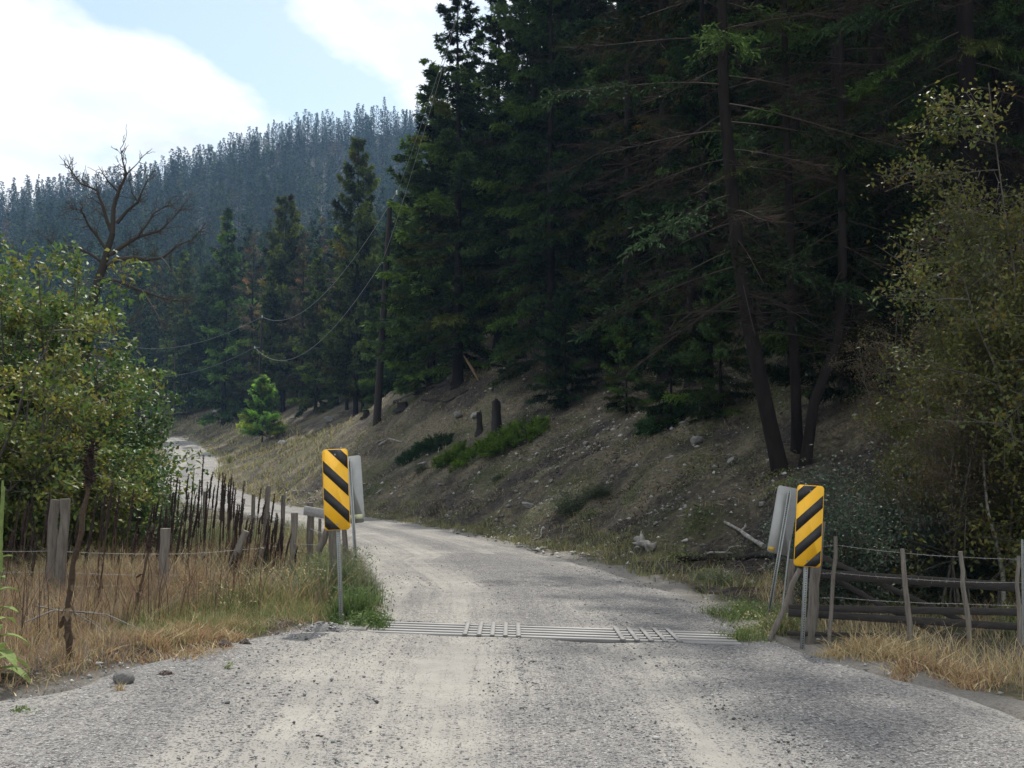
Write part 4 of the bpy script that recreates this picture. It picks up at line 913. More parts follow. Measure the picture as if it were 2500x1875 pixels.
def pebbles(p, size, col, name, m, label):
    n_ = len(p); V = tri_rock[None] * size[:, None, None] * rr_.uniform(.6, 1.3, (n_, 1, 3)) + rr_.normal(0, .18, (n_, 6, 3)) * size[:, None, None]
    a = rr_.uniform(0, 6.28, n_); c, s = np.cos(a)[:, None], np.sin(a)[:, None]; X = V[..., 0] * c - V[..., 1] * s; Yy = V[..., 0] * s + V[..., 1] * c
    V = np.stack([X, Yy, V[..., 2] * .75], -1) + p[:, None]; g = MB(); g.add(V.reshape(-1, 3), (tri_f[None] + 6 * np.arange(n_)[:, None, None]).reshape(-1, 3), np.repeat(col, 6, 0)); return g.build(name, m, kind='stuff', label=label)
M_peb = mat('pebbles', (1, 1, 1), .85, attr=True, spec=.3)
# loose gravel on the road
n_ = 100000; px_ = rr_.uniform(-4.2, 4.6, n_); py_ = 5.6 + 17 * rr_.random(n_) ** 1.35
bnd = np.interp(py_, [0, 6, 9, 12.5, 18, 26], [.5, .35, .25, .2, -.05, -1.6]); q = px_ - bnd
ge = lambda c, w_: np.exp(-((q - c) / w_) ** 2)
dn = .10 + .45 * ge(.28, .4) + 1.1 * ge(2.2 - .10 * (py_ - 9), .62) + .3 * ge(-2.9, .7) - .12 * ge(-.75, .42) - .12 * ge(1.05, .3) - .2 * ge(3.9, .4)
dn = dn + .15 * vnoise(px_ * 1.5, py_ * .7, 77)
k = (rr_.random(n_) < dn) & ~((px_ > GX0 - .1) & (px_ < GX1 + .1) & (py_ > GY0 - .05) & (py_ < GY1 + .05)) & (px_ > edge_at(LEd, py_) + .1) & (px_ < edge_at(REd, py_) - .1)
px_, py_ = px_[k], py_[k]; z_ = pdist(px_, py_, CENd)[1] + cross(px_, py_) + .012 + .018 * vnoise(px_ * 1.2, py_ * .35, 31)
sz = .004 + .011 * rr_.random(len(px_)) ** 2 + .004 * np.exp(-((px_ - bnd[k] - 2.2) / .7) ** 2) + .012 * (rr_.random(len(px_)) < .02)
col = np.array([.21, .207, .205])[None] * rr_.uniform(.25, 1.9, (len(px_), 1)) * rr_.uniform(.93, 1.07, (len(px_), 3))
pebbles(np.c_[px_, py_, z_ + sz * .2], sz, col, 'loose_gravel', M_peb, 'loose grey gravel thrown up in ridges along the road')
# small stones and chips on the bank and verges
n_ = 26000; a = rr_.uniform(-.42, .42, n_); yy = rr_.uniform(9, 75, n_); x = a * yy; h_, d_, dR_, dL_, q_ = height(x, yy)
k = (d_ > -.1) & ((q_ > -2) | (d_ < .6)) & (rr_.random(n_) < .10 + .8 * np.clip(vnoise(x * .4, yy * .4, 91) * 1.5 + .4 * np.exp(-((x - .5) / 3) ** 2), 0, 1) ** 1.3) & ((dL_ < 1.0))
x, yy, h_ = x[k], yy[k], h_[k]; sz = (.015 + .06 * rr_.random(len(x)) ** 3) * np.clip(yy / 22, .5, 1.6)
col = np.array([.32, .31, .29])[None] * rr_.uniform(.3, 1.5, (len(x), 1))
pebbles(np.c_[x, yy, h_ + sz * .15], sz, col, 'scattered_stones', M_peb, 'small pale stones scattered over the bank')

# ------------------------------------------------------------------ grasses and weeds
def blades(x, y, z, ht, wd, col, bend=.35, name='grass', label='', m=M_grass, build=True):
    n_ = len(x); az = rr_.uniform(0, 6.28, n_); f = rr_.uniform(0, 6.28, n_)
    b = np.c_[x, y, z - .02]; sd_ = np.c_[np.cos(f), np.sin(f), np.zeros(n_)] * wd[:, None] * .5
    ld = np.c_[np.cos(az), np.sin(az), np.zeros(n_)] * (ht * bend * rr_.uniform(.1, 1.6, n_))[:, None]; up = np.c_[np.zeros(n_), np.zeros(n_), ht]
    V = np.stack([b - sd_, b + sd_, b + ld * .3 + up * .55 + sd_ * .8, b + ld * .3 + up * .55 - sd_ * .8, b + ld + up], 1)
    i = np.arange(n_)[:, None] * 5; g = MB(); cc = np.repeat(col, 5, 0); v = V.reshape(-1, 3)
    g.add(v, i + [[0, 1, 2, 3]], cc); g.F.append(i + [[3, 2, 4]]); g.M.append(np.zeros(n_, int))
    return g.build(name, m, kind='stuff', label=label) if build else g
def scatter(n_, x0, x1, y0, y1, fn, clump=.0, seed=1):
    x = rr_.uniform(x0, x1, n_); y = rr_.uniform(y0, y1, n_); h_, d_, dR_, dL_, q_ = height(x, y); p = fn(x, y, d_, dR_, dL_, q_)
    k = rr_.random(n_) < p; return x[k], y[k], h_[k], d_[k], dL_[k], q_[k]
def colmix(n_, cols, wts, x=None, y=None, seed=0):
    cols = np.array(cols); c = rr_.choice(len(cols), n_, p=np.array(wts) / sum(wts)); return cols[c] * rr_.uniform(.65, 1.35, (n_, 1))
TAN, STR, PNK, GRN, GRY, OLV = (.35, .255, .13), (.46, .38, .22), (.33, .19, .11), (.12, .19, .05), (.24, .205, .17), (.20, .21, .09)
# left verge
cl = lambda x, y, s, sd: np.clip(.5 + .9 * vnoise(x * s, y * s, sd), 0, 1)
x, y, h_, d_, dL_, q_ = scatter(190000, -9.5, -1.4, 7.2, 15.5, lambda x, y, d, a, b, q: (b > -.05) * np.clip(b * 5, .15, 1) * (.12 + .88 * cl(x, y, 2.2, 5)) * (x > -.47 * y - .6))
g_ = vnoise(x * .8, y * .8, 6) + .8 * np.exp(-((x + 2.9) / 1.2) ** 2) - .6
col = np.where((g_ > .15)[:, None], colmix(len(x), [OLV, GRN, TAN, STR], [3, 2, 2, 1]), colmix(len(x), [TAN, STR, PNK, GRY, OLV], [4, 2, 3, 4, 1]))
blades(x, y, h_, rr_.uniform(.08, .52, len(x)) * (.28 + .85 * np.clip(dL_ / 2.2, 0, 1)), rr_.uniform(.004, .010, len(x)), col, .7, 'dry_grass', 'dry tan and grey grass tangled along the left verge')
x, y, h_, d_, dL_, q_ = scatter(60000, -7.5, -1.4, 7.2, 15.0, lambda x, y, d, a, b, q: (b > -.25) * np.clip(.35 + b * 1.5, .1, 1) * (.25 + .75 * cl(x, y, 3.0, 9)) * (x > -.47 * y - .6))
blades(x, y, h_ + .02, rr_.uniform(.012, .07, len(x)), rr_.uniform(.004, .012, len(x)), colmix(len(x), [(.24, .15, .10), (.13, .10, .08), STR, GRY, (.30, .22, .14)], [3, 3, 2, 3, 2]), 3.0, 'litter', 'flattened dead stems and litter along the left road edge')
# field behind the fence
x, y, h_, d_, dL_, q_ = scatter(120000, -15, -1.8, 14, 34, lambda x, y, d, a, b, q: (b > .5) * (.1 + .9 * cl(x, y, 1.0, 15)) * (x > -.47 * y - .6) * np.clip(1.35 - y / 40, .3, 1))
g_ = vnoise(x * .5, y * .5, 16) + .5 * np.exp(-((x + 2.8) / .9) ** 2)
col = np.where((g_ > .1)[:, None], colmix(len(x), [OLV, (.16, .21, .10), TAN, STR], [3, 3, 1, 1]), colmix(len(x), [TAN, STR, PNK, GRY, OLV], [4, 3, 1, 3, 2]))
blades(x, y, h_, rr_.uniform(.2, .72, len(x)), rr_.uniform(.006, .014, len(x)), col, .8, 'field_grass', 'tall dry grass and weeds in the field behind the fence')
# right verge
x, y, h_, d_, dL_, q_ = scatter(70000, 2.6, 11, 8.5, 21, lambda x, y, d, a, b, q: (a > .35) * (x < .47 * y + .6) * np.clip(a * .8, .05, 1) * (.06 + .94 * cl(x, y, 1.4, 25)) * np.clip(1.5 - y / 20, .25, 1))
g_ = vnoise(x * .9, y * .9, 26) + .9 * np.exp(-(((x - 3.1) / .5) ** 2)) * (y > 12.5)
col = np.where((g_ > .35)[:, None], colmix(len(x), [OLV, GRN, TAN], [3, 3, 1]), colmix(len(x), [TAN, STR, GRY, OLV], [4, 4, 2, 1]))
blades(x, y, h_, rr_.uniform(.07, .34, len(x)) * np.clip(.3 + (x - 2.8) * .5, .3, 1.1), rr_.uniform(.005, .011, len(x)), col, .9, 'verge_grass', 'bleached straw grass along the right verge')
# bank: sparse tufts
def bankp(x, y, d, a, b, q): return (q > -.5) * (a > .25) * (abs(x) < .45 * y + 1) * (.05 + .95 * (cl(x, y, .7, 35) * cl(x, y, 2.5, 36)) ** 1.5)
x, y, h_, d_, dL_, q_ = scatter(260000, -30, 16, 15, 95, bankp)
roadside = np.exp(-(np.clip(d_, 0, 9) / 1.2) ** 2); g_ = vnoise(x * .4, y * .4, 37) + .6 * roadside
col = np.where((g_ > .15)[:, None], colmix(len(x), [(.15, .17, .06), (.21, .20, .08), TAN], [3, 3, 1]), colmix(len(x), [(.22, .17, .11), (.34, .28, .17), (.10, .08, .06), (.16, .17, .07)], [3, 3, 2, 2]))
blades(x, y, h_, rr_.uniform(.05, .24, len(x)), rr_.uniform(.008, .02, len(x)) * np.clip(y / 30, .7, 2.4), col, .9, 'bank_grass', 'thin scattered grass tufts and litter on the bank')
x, y, h_, d_, dL_, q_ = scatter(130000, -16, 4, 17, 62, lambda x, y, d, a, b, q: (a > .1) * (a < 2.2) * (.1 + .9 * cl(x, y, .9, 48)))
blades(x, y, h_, rr_.uniform(.06, .26, len(x)), rr_.uniform(.01, .02, len(x)), colmix(len(x), [(.20, .21, .08), (.25, .23, .10), (.30, .26, .14), (.14, .17, .06)], [3, 3, 2, 2]), .9, 'edge_grass', 'low yellow-green grass fringing the right edge of the road')
rc_ = np.random.default_rng(95); nc_ = 420; cy2 = rc_.uniform(17, 75, nc_); cx2 = rc_.uniform(-.34, .30, nc_) * cy2; hh2, dd2, dr2, dl2, qq2 = height(cx2, cy2)
kk2 = (qq2 > .2) & (dr2 > .4); cx2, cy2 = cx2[kk2], cy2[kk2]; nb_ = 150
px2 = (cx2[:, None] + rc_.normal(0, 1, (len(cx2), nb_)) * rc_.uniform(.12, .5, (len(cx2), 1))).ravel(); py2 = (cy2[:, None] + rc_.normal(0, 1, (len(cx2), nb_)) * rc_.uniform(.12, .5, (len(cx2), 1))).ravel()
cpal = np.array([(.09, .13, .04), (.15, .17, .06), (.11, .13, .07), (.16, .15, .08), (.06, .045, .03)])[rc_.integers(0, 5, len(cx2))]; cpal = np.repeat(cpal, nb_, 0) * rc_.uniform(.5, 1.5, (len(px2), 1)); hz2 = height(px2, py2)[0]
hgt2 = np.repeat(rc_.uniform(.08, .35, len(cx2)), nb_) * rc_.random(len(px2))
g = MB(); g.cards(np.c_[px2, py2, hz2 + hgt2], rc_.normal(0, 1, (len(px2), 3)), rc_.normal(0, .6, (len(px2), 3)) + [0, 0, 1], .07 * rc_.uniform(.5, 1.3, len(px2)), .045, cpal, fold=.1)
g.build('low_plants', M_leaf, kind='stuff', label='patchy low leafy plants creeping over the bank')
n2 = 120000; yy2 = rc_.uniform(15, 70, n2); xx2 = rc_.uniform(-.36, .42, n2) * yy2; hh2, dd2, dr2, dl2, qq2 = height(xx2, yy2); kk2 = (qq2 > -.8) & (dr2 > .3) & (rc_.random(n2) < .15 + .85 * cl(xx2, yy2, 1.1, 97)); xx2, yy2, hh2 = xx2[kk2], yy2[kk2], hh2[kk2]; n2 = len(xx2)
g = MB(); g.cards(np.c_[xx2, yy2, hh2 + .015], np.c_[rc_.normal(0, 1, (n2, 2)), rc_.normal(0, .18, n2)], np.array([[0, 0, 1.]]) + rc_.normal(0, .3, (n2, 3)), rc_.uniform(.05, .30, n2) * np.clip(yy2 / 30, .6, 1.6), rc_.uniform(.012, .035, n2), np.array([(.05, .04, .033), (.10, .08, .065), (.22, .19, .16), (.035, .028, .024)])[rc_.integers(0, 4, n2)] * rc_.uniform(.6, 1.4, (n2, 1)))
g.build('forest_litter', M_grass, kind='stuff', label='fallen needles, twigs and bark littering the bank')
# far roadside grass
x, y, h_, d_, dL_, q_ = scatter(60000, -70, -12, 60, 190, lambda x, y, d, a, b, q: (d > .1) * (d < 9) * (.3 + .7 * cl(x, y, .5, 38)))
blades(x, y, h_, rr_.uniform(.15, .6, len(x)), rr_.uniform(.05, .10, len(x)), colmix(len(x), [(.34, .31, .13), (.30, .25, .13), (.2, .2, .08)], [3, 3, 2]), .7, 'roadside_grass', 'yellow grass edging the far stretch of road')

def weed_clump(px_, py_, D, R, Ht, n_, cols, label, name='weed_clump', cat='weeds', wd=(.006, .014), bend=.6):
    b = hit(px_, py_) if D is None else at_px(px_, D); nc_ = 14; cc_ = rr_.normal(0, .42 * R, (nc_, 2)); ck = rr_.integers(0, nc_, n_); cs_ = rr_.uniform(.35, 1.1, nc_)
    x, y = (cc_[ck] + rr_.normal(0, .16 * R, (n_, 2))).T; r_ = np.minimum(np.hypot(x, y), R); z = height(x + b[0], y + b[1])[0] - b[2]
    rt = empty(name, b, label=label, cat=cat)
    g = blades(x, y, z, Ht * rr_.uniform(.3, 1, n_) * cs_[ck] * (1 - .5 * (r_ / R) ** 2), rr_.uniform(*wd, n_), colmix(n_, cols, [1] * len(cols)), bend, build=False); g.build('foliage', M_grass, rt, kind='stuff')
    if cols[0][0] > cols[0][1]: return
    k = n_ // 2; t = MB(); p = np.c_[x, y, z][:k] + np.c_[np.zeros((k, 2)), Ht * rr_.uniform(.1, .8, k)]; t.cards(p, rr_.normal(size=(k, 3)), rr_.normal(size=(k, 3)), .035, .016, colmix(k, cols, [1] * len(cols))); t.build('leaves', M_leaf, rt, kind='stuff')
LG_ = [(.09, .155, .04), (.13, .19, .06), (.10, .14, .05)]; SG_ = [(.19, .23, .12), (.16, .20, .10), (.22, .22, .12)]
x, y, h_, d_, dL_, q_ = scatter(6500, -11, -2.2, 9.8, 21, lambda x, y, d, a, b, q: (b > 1.0) * (x > -.47 * y - .6) * (.2 + .8 * cl(x, y, .8, 66)))
blades(x, y, h_, rr_.uniform(.3, 1.0, len(x)), rr_.uniform(.006, .012, len(x)), colmix(len(x), [(.075, .045, .032), (.13, .075, .05), (.16, .12, .09)], [3, 3, 1]), .3, 'dead_stems', 'thin dark dead weed stems standing in the dry grass')
weed_clump(905, 1525, 12.9, .38, .22, 1500, LG_, 'low bright green weeds at the left end of the cattle guard')
weed_clump(868, 1520, 13.4, .30, .5, 1400, LG_, 'taller bright green weeds around the foot of the left marker sign')
weed_clump(865, 1470, 15.2, .45, .95, 1800, SG_, 'feathery grey-green bush at the road edge behind the left marker sign', bend=.35)
weed_clump(790, 1470, 15.0, .6, .8, 1900, LG_ + SG_, 'green weeds tangled under the old gate posts')
weed_clump(700, 1470, 14.6, .6, .6, 1600, SG_ + [STR], 'olive weeds in front of the rounded pale fence post')
weed_clump(560, 1500, 13.6, .5, .5, 1300, LG_ + [OLV, STR], 'green and straw weeds at the foot of the leaning fence post')
weed_clump(545, 1200, 24, 1.2, 1.2, 1500, SG_, 'pale grey-green brush behind the mullein stalks')
weed_clump(1835, 1478, 15.0, .75, .28, 1800, LG_ + [OLV], 'green grass patch on the right verge beside the leaning sign', bend=.9)
weed_clump(1900, 1500, 13.6, .4, .3, 1200, [OLV, GRN, STR], 'mixed green and straw grass at the foot of the gate brace', bend=.9)
weed_clump(1800, 1540, 12.9, .35, .22, 500, [OLV, GRN], 'thin green blades sprouting at the right end of the cattle guard')
weed_clump(2110, 1590, 12.0, .6, .38, 2400, [STR, TAN], 'swept straw-coloured grass in front of the gate', bend=1.3)
weed_clump(2300, 1640, 10.9, .55, .30, 1800, [STR, TAN, PNK], 'straw grass clump in front of the gate stakes', bend=1.3)
weed_clump(440, 1620, 10.6, .6, .2, 1600, [STR, TAN, PNK], 'swept tan grass clump at the left road edge near the boulder', bend=1.4)
weed_clump(500, 1590, 11.3, .6, .24, 1700, [STR, TAN, PNK], 'swept tan grass clump above the dark clods', bend=1.4)
weed_clump(585, 1540, 12.3, .25, .18, 700, [PNK, STR], 'flattened reddish grass next to the gravel pile', bend=1.4)
weed_clump(55, 1750, None, .09, .05, 90, LG_, 'tiny green weed at the near left road edge')
weed_clump(290, 1690, None, .05, .13, 70, [STR, TAN], 'short straw tuft leaning on the grey boulder')
weed_clump(555, 1640, None, .05, .08, 60, [OLV, GRN], 'small green sprig on the gravel near the left verge')
# gravel pile and clods
for px_, py_, w_, hh, lab, nm in [(797, 1545, 120, .10, 'heap of grey gravel at the foot of the left marker sign', 'gravel_heap'), (545, 1585, 60, .07, 'dark clod of earth in the swept grass', 'earth_clod'), (598, 1580, 34, .06, 'smaller dark clod of earth beside the larger one', 'earth_clod'), (405, 1652, 40, .04, 'flat dark clod between the boulder and the grass', 'earth_clod'), (700, 1560, 60, .04, 'dark flat patch of scraped gravel', 'gravel_heap')]:
    b = hit(px_, py_); r_ = w_ / FPX * b[1] / 2; n1_ = 18; uu = np.linspace(-1.2, 1.2, n1_); U, Vv = np.meshgrid(uu, uu); R2 = np.sqrt(U ** 2 + Vv ** 2)
    zz_ = hh * np.clip(1 - R2 ** 2, 0, 1) * (1 + .5 * vnoise(U * 3, Vv * 3, px_)) - .03 * (R2 > 1); hb = height(b[0] + U * r_, b[1] + Vv * r_ * .8)[0]
    g = MB(); g.add(np.stack([U * r_, Vv * r_ * .8, hb - b[2] + zz_], -1), grid_faces(n1_, n1_)); rt = empty(nm, b, label=lab, cat='gravel heap' if nm == 'gravel_heap' else 'clod')
    dark = nm == 'earth_clod'
    g.build('mound', mat(nm + '_soil', (.085, .065, .055) if dark else (.22, .215, .21), .95, noise=.5, nscale=30, bump=1, bscale=60), rt, True)
    k = 260; a = rr_.uniform(0, 6.28, k); q = r_ * 1.1 * rr_.random(k) ** .5; xx_, yy_ = np.cos(a) * q, np.sin(a) * q * .8; hz_ = height(b[0] + xx_, b[1] + yy_)[0] - b[2] + hh * np.clip(1 - (q / r_) ** 2, 0, 1)
    o = pebbles(np.c_[xx_, yy_, hz_], rr_.uniform(.006, .02, k), np.array([.10, .08, .07] if dark else [.25, .245, .24])[None] * rr_.uniform(.4, 1.6, (k, 1)), 'stones', M_peb, None); o.parent = rt
b = hit(1605, 1505); 
o = bpy.data.objects.new('dark_clod', rock_data(3)); C.objects.link(o); o.location = (*b[:2], b[2] + .015); o.scale = (.05, .035, .03); tag(o, 'dark lump lying on the gravel just past the cattle guard', 'clod'); 
o.data = o.data.copy(); o.data.materials[0] = mat('dark_lump', (.03, .025, .022), .95)

# ------------------------------------------------------------------ mullein stalks
def mullein(h, r, spike, seed, leaves=6, bend=.06):
    rg = np.random.default_rng(seed); n_ = 26; zs = np.linspace(-.05, h, n_); bx, by = np.cumsum(rg.normal(0, bend * .05, n_)), np.cumsum(rg.normal(0, bend * .05, n_))
    S = MB(); cut = int(n_ * (1 - spike)); S.tube(np.c_[bx, by, zs][:cut + 1], np.linspace(r * .62, r * .45, cut + 1) * rg.uniform(.8, 1.2, cut + 1), 6, (.105, .070, .048))
    K = MB(); m = 30; zt = np.linspace(zs[cut], h, m); t = np.linspace(0, 1, m); rr2 = r * (1.0 - .72 * t ** 2) * rg.uniform(.72, 1.2, m); K.tube(np.c_[np.interp(zt, zs, bx), np.interp(zt, zs, by), zt], rr2, 8, (.050, .034, .026))
    k = 150; a = rg.uniform(0, 6.28, k); zz2 = rg.uniform(zs[cut], h * .99, k); d = np.c_[np.cos(a), np.sin(a), np.full(k, .5)]; q = np.c_[np.interp(zz2, zs, bx), np.interp(zz2, zs, by), zz2] + d * r * .5
    K.cards(q, d, rg.normal(size=(k, 3)), r * 1.0, r * .8, np.array([.06, .042, .032]))
    Lv = MB()
    for i in range(leaves):
        z_ = rg.uniform(.05, .62) * h * (1 - spike * .5); a_ = rg.uniform(0, 6.28); p0 = np.array([np.interp(z_, zs, bx), np.interp(z_, zs, by), z_]); d_ = np.array([math.cos(a_), math.sin(a_), 0]); l_ = rg.uniform(.05, .11) * h * .62
        s = np.linspace(0, 1, 5)[:, None]; c_ = p0 + d_ * l_ * .35 * s - np.array([0, 0, l_]) * s ** 1.6; sd_ = np.array([-d_[1], d_[0], 0]) * l_ * .11; wv = np.array([.3, 1, .7, .9, .1])[:, None]
        V = np.stack([c_ - sd_ * wv, c_ + sd_ * wv + d_ * .01], 1).reshape(-1, 3); Lv.add(V, [[2 * j, 2 * j + 1, 2 * j + 3, 2 * j + 2] for j in range(4)], np.array([.13, .085, .055]) * rg.uniform(.6, 1.4))
    return S.data('stem', M_stalk, True), K.data('flower_spike', M_stalk), Lv.data('dead_leaves', M_stalk)
def place_mullein(V, loc, h, label, group, tilt, rz=0, thick=1.0):
    rt = empty('mullein_stalk', loc, rz, label=label, cat='mullein stalk', group=group); rt.scale = (thick, thick, h / 2); rt.rotation_euler = (tilt[1], tilt[0], rz)
    for nm, d in zip(('stem', 'flower_spike', 'dead_leaves'), V):
        o = bpy.data.objects.new(nm, d); C.objects.link(o); o.parent = rt
MV = [mullein(2, .019, .32, 401), mullein(2, .022, .42, 402), mullein(2, .017, .25, 403), mullein(2, .020, .55, 404)]
big = mullein(2.0, .026, .22, 405, leaves=16, bend=.12)
def mull(px0, py0, px1, D, V, label, group, thick=1.0):
    b = at_px(px1, D); b[2] = H(b[0], b[1]); tp = P(px0, py0, D); h = tp[2] - b[2]; place_mullein(V, b, h, label, group, (math.atan2(tp[0] - b[0], h), rr_.normal(0, .03)), 0, thick)
mull(207, 1074, 182, 9.7, big, 'tallest dead mullein stalk standing alone in front of the fence, nearest the road', None, 1.7)
mull(277, 1169, 246, 12.6, MV[0], 'tall dead mullein stalk between the pair of posts and the single grey post', None)
mull(376, 1275, 333, 12.8, MV[2], 'thick dead mullein stalk leaning right against the single grey post', None, 1.9)
mull(322, 1193, 312, 16, MV[1], 'dead mullein stalk behind the single grey post', None)
MG_ = 'dead mullein stalks in the field behind the fence'
tops = [(431, 1162), (440, 1170), (458, 1155), (474, 1142), (500, 1110), (487, 1170), (516, 1150), (508, 1175), (534, 1155), (542, 1153), (548, 1155), (561, 1157), (564, 1164), (569, 1175), (525, 1182), (594, 1173),
        (581, 1229), (586, 1231), (603, 1263), (580, 1245), (637, 1189), (670, 1204), (644, 1224), (658, 1249), (675, 1251), (678, 1256), (635, 1260), (467, 1245), (472, 1247), (483, 1240), (489, 1242), (451, 1282),
        (597, 1216), (653, 1267), (666, 1285), (659, 1281), (727, 1332), (416, 1175), (425, 1200), (447, 1235), (462, 1200), (553, 1180), (557, 1170), (548, 1200), (574, 1190), (530, 1210), (478, 1200), (611, 1270), (620, 1262), (690, 1265), (505, 1205),
        (171, 1300), (26, 1292), (72, 1304), (80, 1309), (90, 1303), (185, 1365), (292, 1345), (450, 1290), (112, 1350), (340, 1255), (372, 1232), (385, 1215), (398, 1222), (408, 1235), (330, 1300), (306, 1320)]
rt_ = np.random.default_rng(88)
for k in range(44):
    a = rt_.uniform(-5, 440); tops.append((a, rt_.uniform(1190, 1330)))
for k in range(16): tops.append((rt_.uniform(560, 730), rt_.uniform(1250, 1360)))
for i, (a, b_) in enumerate(tops):
    D = rr_.uniform(17, 22) if b_ < 1215 else rr_.uniform(15, 19)
    if a < 300: D = rr_.uniform(13.5, 17)
    if b_ > 1280: D = min(D, 16)
    lab = 'dark dead mullein stalk in the dense clump near the far road' if 410 < a < 580 else 'short dead mullein stalk near the row of fence posts' if a >= 580 else 'thin dead mullein stalk in the dry grass around the pair of posts' if a < 300 else 'dead mullein stalk in front of the small bright green bush'
    mull(a, b_, a + rr_.normal(-8, 7), D, MV[i % 4], lab, MG_, rr_.uniform(.8, 1.1) if i < len(tops) - 50 else rr_.uniform(.7, 1.1))
# green mullein plant at the left edge
b = at_px(8, 8.9); rt = empty('mullein_plant', b, label='living green mullein with broad woolly leaves and tall flower spike', cat='mullein')
Mgl = mat('woolly_leaf', (.24, .32, .10), .8, noise=.35, nscale=25, bump=.5, bscale=60, trans=.25)
g = MB(); g.tube(np.array([[0, 0, -.05], [.01, 0, .4], [0, .01, .9], [.02, 0, 1.45]]), [.018, .016, .015, .011], 7); g.build('stem', Mgl, rt, True)
g = MB(); zz2 = np.linspace(.80, 1.5, 26); g.tube(np.c_[np.full(26, .01), np.zeros(26), zz2], .021 * rr_.uniform(.75, 1.15, 26) * np.linspace(1.15, .4, 26), 8); g.build('flower_spike', Mgl, rt)
for i in range(22):
    z_ = .05 + .9 * (i / 22) ** 1.3; a_ = i * 2.4; l_ = .34 * (1 - i / 30); d_ = np.array([math.cos(a_), math.sin(a_), 0]); s = np.linspace(0, 1, 7)[:, None]; c_ = np.array([0, 0, z_]) + d_ * l_ * s + np.array([0, 0, l_]) * (.55 * s - (1.1 - i / 30) * s ** 2)
    wv = np.array([.15, .6, .95, 1, .85, .5, .02])[:, None]; sd_ = np.array([-d_[1], d_[0], 0]) * l_ * .19; V = np.stack([c_ - sd_ * wv + [0, 0, .012], c_, c_ + sd_ * wv + [0, 0, .012]], 1).reshape(-1, 3)
    g = MB(); g.add(V, [[3 * j + k, 3 * j + k + 1, 3 * j + k + 4, 3 * j + k + 3] for j in range(6) for k in (0, 1)]); g.build('leaf', Mgl, rt, True)
# bare arching grey twigs
rt = empty('dry_brush', at_px(180, 11.2), label='arching bare grey twigs sprawling over the grass below the pair of posts', cat='dry brush'); g = MB(); o0 = np.array(rt.location)
for pp in [[(60, 1520), (130, 1490), (230, 1495), (320, 1530), (400, 1600)], [(90, 1480), (200, 1500), (300, 1560), (340, 1620)], [(140, 1490), (260, 1500), (350, 1540), (440, 1640)], [(40, 1540), (90, 1545), (80, 1600)], [(110, 1650), (105, 1600), (120, 1560)], [(170, 1490), (240, 1530), (290, 1590)]]:
    k = np.array([P(a, b_, 11.2 + rr_.normal(0, .2)) for a, b_ in pp]) - o0; g.tube(k, np.linspace(.007, .003, len(k)), 4, (2.0, 2.2, 2.3), cap=False)
g.build('twigs', M_twig, rt, kind='stuff')

# ------------------------------------------------------------------ marker signs
def clip_poly(poly, a, b, c):      # keep a*x + b*y <= c
    o = []
    for i in range(len(poly)):
        p, q = poly[i], poly[(i + 1) % len(poly)]; dp, dq = a * p[0] + b * p[1] - c, a * q[0] + b * q[1] - c
        if dp <= 0: o.append(p)
        if dp * dq < 0: t = dp / (dp - dq); o.append((p[0] + t * (q[0] - p[0]), p[1] + t * (q[1] - p[1])))
    return o
def rrect(w_, h_, r_, n_=6):
    o = []
    for cx2, cy2, a0 in ((w_ / 2 - r_, h_ / 2 - r_, 0), (-w_ / 2 + r_, h_ / 2 - r_, 90), (-w_ / 2 + r_, -h_ / 2 + r_, 180), (w_ / 2 - r_, -h_ / 2 + r_, 270)):
        for i in range(n_ + 1): a = math.radians(a0 + 90 * i / n_); o.append((cx2 + r_ * math.cos(a), cy2 + r_ * math.sin(a)))
    return o
def slab(poly, y0, y1):            # polygon in x-z, thick in y (y0 nearer the viewer)
    n_ = len(poly); g = MB(); V = np.array([(p[0], y0, p[1]) for p in poly] + [(p[0], y1, p[1]) for p in poly]); g.add(V, [list(range(n_))]); g.F.append(np.array([list(range(n_, 2 * n_))[::-1]])); g.M.append(np.zeros(1, int))
    g.F.append(np.array([[i, n_ + i, n_ + (i + 1) % n_, (i + 1) % n_] for i in range(n_)])); g.M.append(np.zeros(n_, int)); return g
def shift(g, dz): g.V = [v + np.array([0, 0, dz]) for v in g.V]; return g
